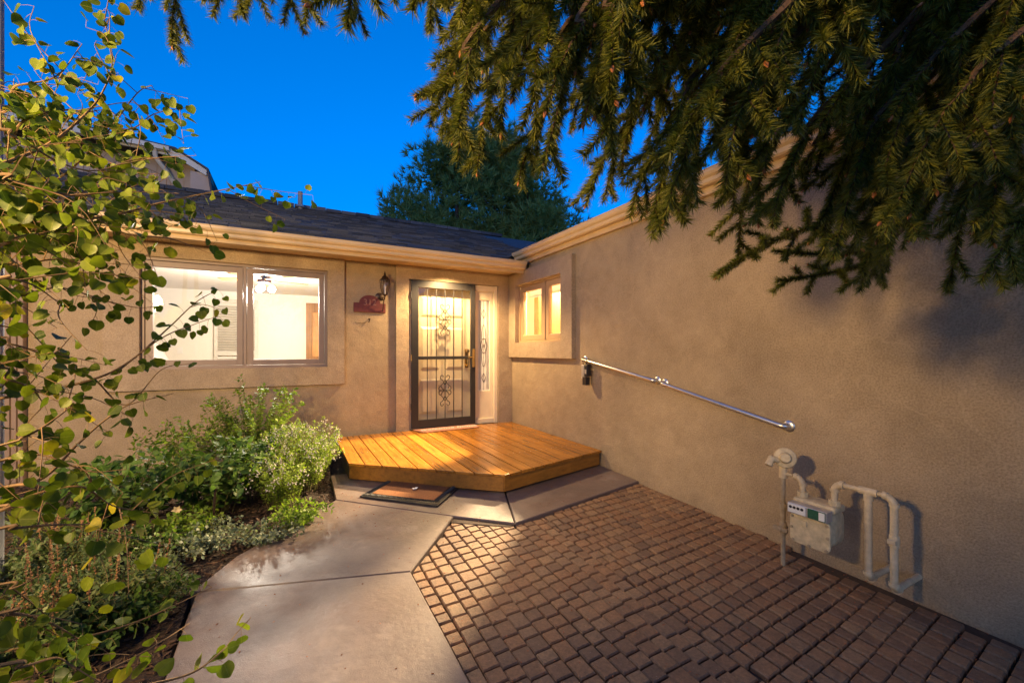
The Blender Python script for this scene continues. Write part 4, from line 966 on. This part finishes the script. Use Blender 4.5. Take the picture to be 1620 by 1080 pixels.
# ---- aspen leaning in from the left
asp = thing('aspen_tree', 'young aspen with round yellow green leaves filling the left side', 'tree')
TRK = np.array([-4.85, -3.95])
main = [
 [(-60, 300, 1.30), (0, 262, 1.32), (70, 232, 1.42), (120, 195, 1.5), (160, 150, 1.58), (178, 95, 1.62), (165, 35, 1.66)],
 [(-60, 250, 1.5), (40, 190, 1.5), (120, 175, 1.6), (200, 205, 1.7), (245, 180, 1.75), (300, 170, 1.8)],
 [(-60, 362, 1.5), (60, 352, 1.5), (170, 342, 1.6), (250, 322, 1.7), (330, 305, 1.8), (375, 296, 1.85), (412, 288, 1.88)],
 [(-60, 330, 1.35), (40, 318, 1.4), (120, 330, 1.45), (200, 370, 1.55), (270, 378, 1.65), (330, 400, 1.7)],
 [(-60, 640, 1.5), (0, 630, 1.5), (130, 605, 1.6), (200, 575, 1.7), (265, 520, 1.8), (310, 478, 1.86), (345, 458, 1.9)],
 [(185, 588, 1.66), (255, 535, 1.76), (310, 512, 1.82), (345, 500, 1.88)],
 [(150, 600, 1.62), (200, 640, 1.68), (255, 585, 1.74), (300, 575, 1.8)],
 [(-60, 470, 1.42), (20, 470, 1.45), (90, 455, 1.5), (150, 470, 1.6), (185, 482, 1.66)],
 [(-60, 420, 1.3), (30, 418, 1.34), (90, 410, 1.4), (150, 420, 1.5), (170, 400, 1.6)],
 [(-60, 540, 1.4), (20, 545, 1.4), (80, 560, 1.5), (115, 530, 1.55)],
 [(-60, 790, 1.35), (60, 760, 1.4), (120, 705, 1.5), (165, 665, 1.55), (205, 640, 1.6), (275, 622, 1.72)],
 [(-60, 720, 1.15), (40, 690, 1.2), (90, 660, 1.25), (115, 640, 1.3)],
 [(-60, 815, 1.1), (0, 808, 1.1), (60, 780, 1.15), (130, 770, 1.2), (180, 800, 1.28), (250, 812, 1.35)],
 [(-60, 850, 1.0), (20, 836, 1.02), (80, 830, 1.1), (140, 828, 1.18), (175, 815, 1.22)],
 [(-60, 1035, 1.15), (0, 1030, 1.15), (120, 1010, 1.2), (210, 985, 1.28), (280, 955, 1.36), (335, 928, 1.45)],
 [(-60, 1100, 1.0), (100, 1085, 1.05), (200, 1045, 1.15), (262, 1010, 1.22), (300, 985, 1.3)],
 [(200, 1090, 1.0), (300, 1065, 1.1), (350, 1030, 1.18), (375, 1000, 1.25), (397, 976, 1.3)],
 [(-60, 940, 1.05), (20, 930, 1.05), (70, 905, 1.1)],
 [(-60, 150, 1.4), (30, 135, 1.45), (90, 120, 1.5), (130, 70, 1.55)],
 [(-60, 1065, .9), (30, 1055, .92), (90, 1040, .98), (120, 1060, 1.0)],
 [(-60, 205, 1.2), (20, 215, 1.25), (90, 255, 1.35), (150, 270, 1.42), (215, 250, 1.5)],
 [(-60, 395, 1.2), (10, 380, 1.22), (60, 370, 1.28), (110, 385, 1.34)],
 [(-60, 590, 1.2), (10, 600, 1.22), (50, 615, 1.28), (70, 640, 1.32)],
 [(-60, 500, 1.25), (0, 515, 1.3), (45, 520, 1.35)],
 [(-60, 280, 1.1), (10, 285, 1.12), (70, 300, 1.2), (120, 310, 1.28), (190, 300, 1.36)],
 [(-60, 180, 1.6), (40, 160, 1.6), (110, 220, 1.65), (180, 260, 1.7), (250, 290, 1.75)],
 [(-60, 450, 1.05), (0, 440, 1.08), (50, 450, 1.12), (95, 480, 1.18)],
 [(-60, 345, 1.7), (80, 290, 1.7), (160, 220, 1.7), (215, 150, 1.7), (240, 135, 1.7)],
 [(-60, 985, .95), (20, 970, .98), (80, 985, 1.05), (140, 1020, 1.1)],
 [(-60, 745, 1.25), (20, 725, 1.28), (70, 720, 1.3), (140, 745, 1.35), (200, 742, 1.4)],
]
brm = MB(); LP, LD, LN = [], [], []; ra = np.random.default_rng(21)
def add_leaf(p, t, far=1.0):
    side = ra.normal(size=3) + np.array((0, 0, -.35)); side -= t * (side @ t) * .6; side = unit(side); L = ra.uniform(.018, .042)
    q = p + side * L + np.array((0, 0, -.006)); brm.tube([p, p + side * L * .55, q], .0007, 3, cap=False)
    d_ = unit(side * .7 + np.array((0, 0, -.55)) + ra.normal(size=3) * .35); n_ = ra.normal(size=3) * .62 + np.array((.15, -.75, .35))
    LP.append(q); LD.append(d_); LN.append(n_)
for bi, br in enumerate(main):
    pts = [at(p[0], p[1], p[2] * 1.04) for p in br]; root = bi not in (5, 6, 16)
    if root:
        s = pts[0]; pts = [np.array((TRK[0], TRK[1], s[2] - .25))] + pts
    C = curve(pts, 40); L = len(C); fork = .0075 if bi in (0, 2, 4, 10) else .0055
    brm.tube(C, np.linspace(fork if root else .0035, .0012, L), 6)
    Pn, T = resample(C, .034)
    for k, (p, t) in enumerate(zip(Pn, T)):
        d_ = p - CAM; tt = d_ @ FWD; pxl = CX + F * (d_ @ RGT) / max(tt, .1)
        if k < 12 and root and pxl < -250: continue
        if ra.random() < .7: add_leaf(p, t)
        dens = .50 if pxl < 150 else (.34 if pxl < 260 else .12)
        if CY - F * d_[2] / max(tt, .1) > 430: dens *= .75
        else: dens *= 1.7
        if bi in (4, 5, 6, 16):
            dens *= .25
            if pxl > 0 and ra.random() < .4: add_leaf(p, t)
        if bi in (10, 12, 13, 14, 15): dens *= .45
        if ra.random() < dens:
            dr = unit(t * .6 + ra.normal(size=3) * (.7, .45, .6) + np.array((0, 0, -.1))); ln_ = ra.uniform(.10, .30)
            tw = curve([p, p + dr * ln_ * .5 + ra.normal(size=3) * .015, p + dr * ln_ + np.array((0, 0, -.03))], 8)
            brm.tube(tw, np.linspace(.002, .0009, 9), 4)
            P2, T2 = resample(tw, .030)
            for q, t2 in zip(P2[1:], T2[1:]): add_leaf(q, t2)
brm.tube([(TRK[0], TRK[1], gz(TRK[1]) - .1), (TRK[0] + .03, TRK[1], .6), (TRK[0] - .02, TRK[1] + .02, 1.6), (TRK[0] + .02, TRK[1], 2.8), (TRK[0], TRK[1] + .05, 4.2)], [.055, .048, .042, .03, .008], 10)
brm.build('branches', 'aspen_bark', asp, smooth=True)
LP, LD, LN = np.array(LP), np.array(LD), np.array(LN); S = ra.uniform(.027, .046, len(LP))
dd = LP - CAM; tt = dd @ FWD; pxl = CX + F * (dd @ RGT) / np.maximum(tt, .1); vis = np.where((pxl > -10) & (tt > .3), S / np.maximum(tt, .3), 0)
order = np.argsort(-vis * ra.uniform(.7, 1.0, len(LP)))
big, rest = order[:300], order[300:]
for i in big:
    V, Fc = stamp(ASPEN_V, ASPEN_F, LP[i:i + 1], LD[i:i + 1], LN[i:i + 1], S[i:i + 1]); link('leaf', rib(np_mesh('leaf', V, Fc, True)), 'aspen', asp)
V, Fc = stamp(ASPEN_V, ASPEN_F, LP[rest], LD[rest], LN[rest], S[rest]); link('leaf_mass', rib(np_mesh('leaf_mass', V, Fc, True)), 'aspen', asp, 'stuff')
base(asp, (TRK[0], TRK[1], gz(TRK[1]) - .035))

# ---- spruce whose boughs hang in from the upper right
spr = thing('spruce_tree', 'large spruce with drooping needle boughs hanging over the upper right', 'tree')
TX, TY = -0.85, -7.05; rsn = np.random.default_rng(5)
NV, NF, BV = [], [], []; nb = MB(); bud = MB(); noff = [0]
def needles(P, T, per_m, ln_, wid, ang=(.7, 1.15)):
    L = np.linalg.norm(np.diff(P, axis=0), axis=1).sum(); n = max(6, int(L * per_m))
    s = rsn.random(n) * (len(P) - 1); i = np.minimum(s.astype(int), len(P) - 2); f = (s - i)[:, None]
    p = P[i] * (1 - f) + P[i + 1] * f; t = unit(T[i])
    r_ = rsn.normal(size=(n, 3)); r_ = unit(r_ - t * np.sum(r_ * t, 1, keepdims=True)); a = rsn.uniform(*ang, n)[:, None]
    d_ = t * np.cos(a) + r_ * np.sin(a); w_ = unit(np.cross(d_, rsn.normal(size=(n, 3)))) * (wid / 2)
    tip = p + d_ * (ln_ * rsn.uniform(.75, 1.1, n))[:, None] + t * .003
    NV.append(np.stack([p - w_, p + w_, tip], 1).reshape(-1, 3)); NF.append((np.arange(n * 3).reshape(n, 3)) + noff[0]); noff[0] += n * 3
def shoot(p, d, L, r_=.0022, bend=.5, bd=True, dens=3000):
    g_ = np.array((0, 0, -1.0)); pts = [p]; d = unit(d); m = max(3, int(L / .03))
    for k in range(m): d = unit(d + g_ * bend * .10 + rsn.normal(size=3) * .04); pts.append(pts[-1] + d * L / m)
    P = np.array(pts); T = unit(np.gradient(P, axis=0)); nb.tube(P, np.linspace(r_, r_ * .55, len(P)), 4, cap=False)
    needles(P, T, dens, .026, .0026)
    e, t = P[-1], T[-1]
    if bd and rsn.random() < .22: bud.lathe([(-.002, .0022), (.003, .0042), (.008, .0030), (.013, .0)], e, t, 5)
    return P, T
def bough(p, d, L, bend=.9, gap=.045):
    P, T = shoot(p, d, L, .0032, bend)
    Pn, Tn = resample(P, gap); sgn = 1
    for k in range(1, len(Pn) - 1):
        a = 1 - k / len(Pn); side = unit(np.cross(Tn[k], rsn.normal(size=3))); sgn = -sgn
        shoot(Pn[k], unit(Tn[k] * .75 + side * .75), (.05 + .11 * a * min(1, L / .3)) * rsn.uniform(.6, 1.1), .0018, .4)
top_poly = [(690, -60), (700, 185), (745, 255), (800, 285), (860, 310), (950, 325), (1010, 340), (1080, 370), (1130, 400), (1200, 415), (1260, 400), (1330, 400), (1400, 465), (1450, 400), (1550, 470), (1640, 470), (1680, 250), (1680, -60)]
ends = [(232, 20, 1.45, 0), (300, 75, 1.5, 0), (350, 30, 1.4, 0), (400, 25, 1.5, 0), (470, 40, 1.5, 0), (520, 45, 1.4, 0), (560, 20, 1.6, 0),
        (612, 45, .78, 0), (690, 20, .85, 0), (640, 10, 1.3, 0), (1100, 415, 1.55, 1), (1222, 462, 1.75, 1), (1228, 432, 1.8, 1), (1190, 408, 1.6, 0), (1410, 455, 1.4, 0), (1555, 455, 1.35, 0), (1610, 455, 1.3, 0), (945, 325, 1.3, 0), (1015, 345, 1.35, 0), (890, 170, .8, 0), (790, 270, 1.5, 0), (830, 290, 1.55, 0), (1170, 150, .85, 0), (1300, 90, .85, 0), (1440, 300, .95, 0), (1420, 400, 1.15, 0), (1560, 220, .95, 0)]
k = 0
while k < 165:
    x, y = rsn.uniform(690, 1680), rsn.uniform(-60, 460)
    if in_poly(x, y, top_poly): ends.append((x, y, rsn.uniform(.8, 1.9) if y < 300 else rsn.uniform(.95, 1.5), 0)); k += 1
for (x, y, t, flat) in ends:
    t *= .88; e = at(x, y, t); L = rsn.uniform(.20, .38) * (1 if t > 1 else .75)
    if flat:
        st = e + RGT * .5 + FWD * .12 + UP * rsn.uniform(.10, .16); d_ = e - st
        bough(st, d_, np.linalg.norm(d_), .05, .05); anchor = st; up_ = .12
    else:
        dr = np.array((rsn.uniform(-.35, .25), rsn.uniform(-.1, .45), -1.0)); dr = unit(dr); st = e - dr * L
        bough(st, unit(dr + np.array((-.25, .25, .55)) * .6), L * 1.04, 1.1); anchor = st; up_ = rsn.uniform(.15, .5)
    # limb back to the trunk
    hz_ = min(6.5, anchor[2] + .5 + rsn.uniform(.2, 1.4)); tr = np.array((TX, TY, hz_)); ab = anchor - tr
    mid = tr + ab * .55 + UP * (.25 + up_ * .5); C = curve([tr, mid, anchor + unit(tr - anchor) * .12 + UP * .07, anchor], 24)
    nb.tube(C, np.linspace(.016, .0032, len(C)), 5, cap=False)
    Pn, Tn = resample(C, .085); m = len(Pn)
    for q in range(int(m * .62), m):      # needles and hanging shoots on the outer part of each limb
        if rsn.random() < .75: bough(Pn[q], unit(np.array((rsn.normal() * .5, rsn.normal() * .5, -.8)) + Tn[q] * .6), rsn.uniform(.08, .20), 1.0, .05)
    needles(Pn[int(m * .5):], Tn[int(m * .5):], 1500, .02, .0022)
link('needles', np_mesh('needles', np.concatenate(NV), np.concatenate(NF)), 'needle', spr, 'stuff')
nb.build('branches', 'bark', spr); bud.build('buds', 'bud', spr, kind='stuff')
m_ = MB(); m_.tube([(TX, TY, gz(TY) - .2), (TX, TY, .4), (TX, TY, 3), (TX, TY, 7), (TX, TY, 11)], [.26, .19, .16, .10, .02], 14); m_.build('trunk', 'bark', spr, smooth=True)
# higher boughs out of view, closing the crown overhead
hv, hf, ho = [], [], 0
QN = ([(0, 0, 0), (-.5, .5, 0), (.5, .5, 0), (0, 1, 0)], [(0, 2, 3, 1)])
npt = 5200; hh = rsn.uniform(2.6, 10.5, npt); rad = (11 - hh) / 9 * 2.9 * np.sqrt(rsn.random(npt)); aa = rsn.random(npt) * 2 * math.pi
HP = np.stack([TX + rad * np.cos(aa), TY + rad * np.sin(aa), hh], 1); rel = HP - CAM; tdep = rel @ FWD
keep = (tdep < .15) & (HP[:, 0] < -.15) | ((hh > 4.2) & (HP[:, 0] < 2.5) & ((rel[:, 2] / np.maximum(tdep, .01)) > .95))
HP = HP[keep]; n = len(HP); HD = np.stack([np.cos(aa[keep]), np.sin(aa[keep]), np.full(n, -.9)], 1) + rsn.normal(size=(n, 3)) * .3
V, Fc = stamp(*QN, HP, HD, rsn.normal(size=(n, 3)), np.stack([rsn.uniform(.05, .09, n), rsn.uniform(.18, .4, n)], 1))
link('upper_crown', np_mesh('upper_crown', V, Fc), 'needle', spr, 'stuff')
base(spr, (TX, TY, gz(TY)))

# ---- conifers beyond the roofs
def pine(name, label, px0, px1, pytop, Y, zbase, seed, ntuft, tuft, trunks, lean=0.0):
    t = thing(name, label, 'tree', 'trees beyond the roofs'); q = np.random.default_rng(seed)
    a = on_y(px0, pytop, Y); b = on_y(px1, pytop, Y); cx_ = (a[0] + b[0]) / 2; hw_ = (b[0] - a[0]) / 2; zt = (a[2] + b[2]) / 2
    m_ = MB(); P_, D_ = [], []
    for tx in trunks:
        x0 = cx_ + tx * hw_; m_.tube([(x0, Y, zbase), (x0 + .1, Y, zbase + (zt - zbase) * .5), (x0 + .2, Y + .1, zt - .4)], [.22, .15, .03], 8)
    cl = []
    for k in range(85):
        h = q.random() ** .8; z = zbase + (zt - zbase) * (.18 + .80 * h); prof = math.sin(min(1, (1 - h) * 1.35 + .16) * math.pi / 2) ** .8
        an = q.random() * 2 * math.pi; rr2 = hw_ * prof * q.uniform(.45, 1.0); c = np.array((cx_ + rr2 * math.cos(an), Y + rr2 * math.sin(an) * .9, z)); cl.append((c, hw_ * q.uniform(.17, .30)))
        tx = trunks[k % len(trunks)]; s = np.array((cx_ + tx * hw_ + .1, Y, z - rr2 * .45 - .2)); m_.tube(curve([s, (s + c) / 2 + np.array((0, 0, -.12)), c], 6), np.linspace(.065, .012, 7), 5)
    for k in range(ntuft):
        c, r_ = cl[q.integers(len(cl))]; d_ = unit(q.normal(size=3) * (1, 1, .75)); p = c + d_ * r_ * q.random() ** .45 * (1.25, 1.25, .8); P_.append(p); D_.append(unit(d_ * .8 + np.array((0, 0, .55)) + q.normal(size=3) * .3))
    P_, D_ = np.array(P_), np.array(D_); nn_ = 16
    PP = np.repeat(P_, nn_, 0); DD = unit(np.repeat(D_, nn_, 0) + q.normal(size=(len(PP), 3)) * .55); NN = q.normal(size=(len(PP), 3))
    V, Fc = stamp([(-.5, 0, 0), (.5, 0, 0), (0, 1, 0)], [(0, 1, 2)], PP, DD, NN, np.stack([np.full(len(PP), tuft * .10), q.uniform(.7, 1.1, len(PP)) * tuft], 1))
    link('needle_clusters', np_mesh('needle_clusters', V, Fc), 'pine', t, 'stuff'); m_.build('trunk', 'pine_bark', t, smooth=True)
    return base(t, (cx_, Y, zbase))
pine('pine_tree', 'broad blue green pine rising behind the shingle ridge', 605, 905, 236, 13.0, -.1, 3, 11000, .42, (-.35, .05, .45))
pine('fir_tree', 'dim bluish conifer glimpsed between boughs above the side wall eave', 1230, 1480, 20, 6.0, -.1, 8, 5000, .34, (0.0,))

# ---- planting bed
def plant(name, label, x, y, h, spread, nst, leafL, leafW, lmat, seed, step=.03, flower=None, droop=.25, smat='stem', nflow=5, cat='plant', up=1.0, pair=2, z0=None, start=.15, r_=.0022):
    q = np.random.default_rng(seed); t = thing(name, label, cat, 'plants in the bed below the window'); zb_ = (gz(y) - .035) if z0 is None else z0
    ms = MB(); P_, D_, N_ = [], [], []; fl = MB()
    for k in range(nst):
        a = q.random() * 2 * math.pi; rr2 = spread * math.sqrt(q.random()); tip = np.array((x + rr2 * math.cos(a), y + rr2 * math.sin(a), zb_ + h * q.uniform(.6, 1.05) * (1 - .25 * (rr2 / spread) ** 2)))
        b = np.array((x + .35 * rr2 * math.cos(a), y + .35 * rr2 * math.sin(a), zb_ - .01)); mid = (b + tip) / 2 + np.array((-.1 * rr2 * math.cos(a), -.1 * rr2 * math.sin(a), h * .08 * up))
        tip[1] = min(tip[1], -.07); mid[1] = min(mid[1], -.07)
        C = curve([b, mid, tip, tip + np.array((math.cos(a) * droop * .12, math.sin(a) * droop * .12 - .005, -droop * .05))], 12); C[:, 1] = np.minimum(C[:, 1], -.06); ms.tube(C, np.linspace(r_, r_ * .4, 13), 4)
        Pn, Tn = resample(C, step)
        for i, (p, tn) in enumerate(zip(Pn, Tn)):
            if i < len(Pn) * start: continue
            for _ in range(pair):
                s = q.normal(size=3); s = unit(s - tn * (s @ tn)); P_.append(p); D_.append(unit(s + tn * .45 + np.array((0, 0, .05 - droop * .6)))); N_.append(unit(np.array((0, 0, 1.0)) + tn * .4 + q.normal(size=3) * .4))
        if flower and q.random() < .75:
            for _ in range(nflow):
                c = C[-1] + q.normal(size=3) * (.014, .014, .022) + np.array((0, 0, -.015)); fl.cbox(c, q.uniform(.003, .006), q.uniform(.003, .006), .003, unit(q.normal(size=3)), unit(np.cross(q.normal(size=3), (1, .2, .3))))
    n = len(P_); s_ = q.uniform(.65, 1.1, n)
    V, Fc = stamp(*LEAF6, P_, D_, N_, np.stack([s_ * leafW, s_ * leafL], 1)); link('foliage', np_mesh('foliage', V, Fc), lmat, t, 'stuff'); ms.build('stems', smat, t)
    if flower and fl.v: fl.build('flowers', flower, t, kind='stuff')
    return base(t, (x, y, zb_))
def gp_(x, y): p = ong(x, y, -.035); return p[0], p[1]
plant('leafy_shrub', 'bright green upright shrub against the stucco under the wide window', -3.42, -.62, 1.0, .46, 85, .044, .026, 'shrub', 31, .026, cat='shrub')
plant('leafy_shrub', 'small leafed green shrub at the wall left of the tallest one', -3.95, -.72, .70, .42, 60, .044, .026, 'shrub', 32, .028, cat='shrub')
plant('flowering_herb', 'light green herb clump with tiny white flowers beside the deck', -2.95, -1.42, .66, .36, 150, .030, .015, 'herb', 33, .020, 'petal', .1, nflow=9)
plant('flowering_herb', 'light green flowering herb spilling over the slab edge', -3.14, -1.80, .50, .30, 100, .030, .015, 'herb', 34, .020, 'petal', .15, nflow=7)
plant('flowering_herb', 'thin flowering herb sprigs touching the deck fascia', -2.80, -1.05, .48, .18, 30, .028, .014, 'herb', 35, .022, 'petal', .1, nflow=7)
plant('broadleaf_shrub', 'dark broad leaved shrub in the middle of the bed', -3.62, -1.75, .60, .40, 50, .085, .042, 'dark_leaf', 36, .045, cat='shrub', droop=.5, pair=2)
plant('broadleaf_shrub', 'dark broad leaved shrub nearest the corner board', -4.15, -1.75, .60, .46, 50, .085, .042, 'dark_leaf', 37, .045, cat='shrub', droop=.5)
plant('broadleaf_shrub', 'glossy broad leaved shrub in front of the flowering herbs', -3.38, -1.45, .58, .28, 36, .075, .036, 'dark_leaf', 38, .042, cat='shrub', droop=.4)
plant('variegated_groundcover', 'pale variegated groundcover along the curved slab edge', *gp_(420, 862), .16, .22, 46, .026, .019, 'varieg', 39, .020, droop=.3)
plant('variegated_groundcover', 'pale variegated groundcover around the dark stake', *gp_(325, 868), .17, .26, 50, .028, .020, 'varieg', 40, .020, droop=.3)
plant('variegated_groundcover', 'small variegated sprig on bare mulch by the timber', *gp_(262, 900), .12, .14, 16, .026, .019, 'varieg', 41, .022, droop=.3)
plant('variegated_groundcover', 'variegated tuft at the slab joint corner', *gp_(285, 945), .13, .11, 18, .022, .016, 'varieg', 47, .022, droop=.2)
for k, (x, y, lab) in enumerate([(40, 900, 'dusty green perennial with dry stalks at the lower left edge'), (120, 890, 'dusty green perennial with dry stalks right of the timber end'), (90, 985, 'dusty green perennial in the lower left foreground'), (180, 940, 'dusty green perennial nearest the bare mulch'), (15, 1010, 'dusty green perennial cut by the lower left frame')]):
    gx_, gy_ = gp_(x, y + 40); t = plant('dusty_perennial', lab, gx_, gy_, .30, .26, 85, .034, .015, 'sedum', 50 + k, .020, droop=.2)
    q = np.random.default_rng(70 + k); ds = MB()
    for _ in range(12):
        a = q.random() * 6.28; rr2 = .22 * math.sqrt(q.random()); bx_, by_ = rr2 * math.cos(a), rr2 * math.sin(a); hh_ = q.uniform(.26, .40); C = np.array([(bx_, by_, 0), (bx_ * 1.05, by_ * 1.05, hh_ * .6), (bx_ * 1.15, by_ * 1.12, hh_)])
        ds.tube(C, [.002, .0016, .001], 4); Pn, Tn = resample(C, .012)
        for p in Pn[int(len(Pn) * .5):]: ds.cbox(p + q.normal(size=3) * .003, .0035, .0035, .004, unit(q.normal(size=3)), unit(np.cross(q.normal(size=3), (1, .3, .2))))
    ds.build('dry_stalks', 'dry', t, kind='stuff')
def tuft(name, label, x, y, h, n, seed):
    q = np.random.default_rng(seed); t = thing(name, label, 'plant', 'plants in the bed below the window'); V_, F_ = [], []
    for k in range(n):
        a = q.random() * 6.28; d_ = np.array((math.cos(a), math.sin(a), 0)); sd_ = np.array((-d_[1], d_[0], 0)); L = h * q.uniform(.7, 1.3); w_ = q.uniform(.003, .006); o_ = len(V_)
        for j in range(6):
            s = j / 5; c = np.array((x, y, gz(y) - .035)) + d_ * (L * .75 * s ** 1.5 + .01) + UP * L * (1.25 * s - .75 * s * s); ww = w_ * (1 - s) ** .6 + .0004; V_ += [c - sd_ * ww, c + sd_ * ww]
        F_ += [(o_ + 2 * j, o_ + 2 * j + 1, o_ + 2 * j + 3, o_ + 2 * j + 2) for j in range(5)]
    link('blades', np_mesh('blades', V_, F_), 'grass', t, 'stuff'); return base(t, (x, y, gz(y) - .035))
for k, (x, y, lab) in enumerate([(235, 880, 'low green filler plant between the timber and the variegated leaves'), (150, 845, 'low green filler plant behind the timber edging'), (225, 985, 'low green filler plant on the mulch beside the near slab'), (300, 850, 'low green filler plant left of the dark stake'), (130, 1040, 'low green filler plant in the nearest mulch'), (470, 835, 'low green filler plant under the flowering herbs at the slab')]):
    plant('low_perennial', lab, *gp_(x, y), .20, .20, 46, .040, .020, 'shrub' if k % 2 else 'dark_leaf', 120 + k, .022, droop=.35)
x, y = gp_(60, 900); tuft('strap_leaf_tuft', 'arching strap leaf tuft behind the dry stalks at left', x, y + .25, .34, 70, 81)
x, y = gp_(15, 880); tuft('strap_leaf_tuft', 'arching strap leaf tuft at the left frame edge', x, y + .2, .34, 60, 82)
x, y = gp_(270, 935); tuft('grass_tuft', 'small fine grass tuft at the slab joint', x, y, .13, 40, 83)
x, y = gp_(280, 850)
fl_ = thing('cream_flower', 'single cream blossom open above the variegated leaves', 'flower'); m_ = MB()
V, Fc = stamp(*LEAF6, [(x, y, gz(y) + .16)] * 6, [(math.cos(a), -.3, math.sin(a)) for a in np.arange(6) * math.pi / 3], [(.2, -1, .3)] * 6, np.stack([np.full(6, .020), np.full(6, .034)], 1)); m_.add(V, Fc.tolist()); m_.build('petals', 'petal_y', fl_)
m_ = MB(); m_.tube([(x, y, gz(y) - .035), (x, y + .01, gz(y) + .16)], .0018, 5); m_.build('stem', 'stem', fl_); base(fl_, (x, y, gz(y) - .035))
# unseen juniper added behind the camera: shades the near bricks from the assumed yard lamp
plant('added_shade_juniper', 'unseen dense juniper added behind the viewer to shade the near bricks', -4.80, -5.93, 2.45, 1.15, 520, .16, .09, 'dark_leaf', 90, .06, cat='shrub', pair=3, start=.0, r_=.006)
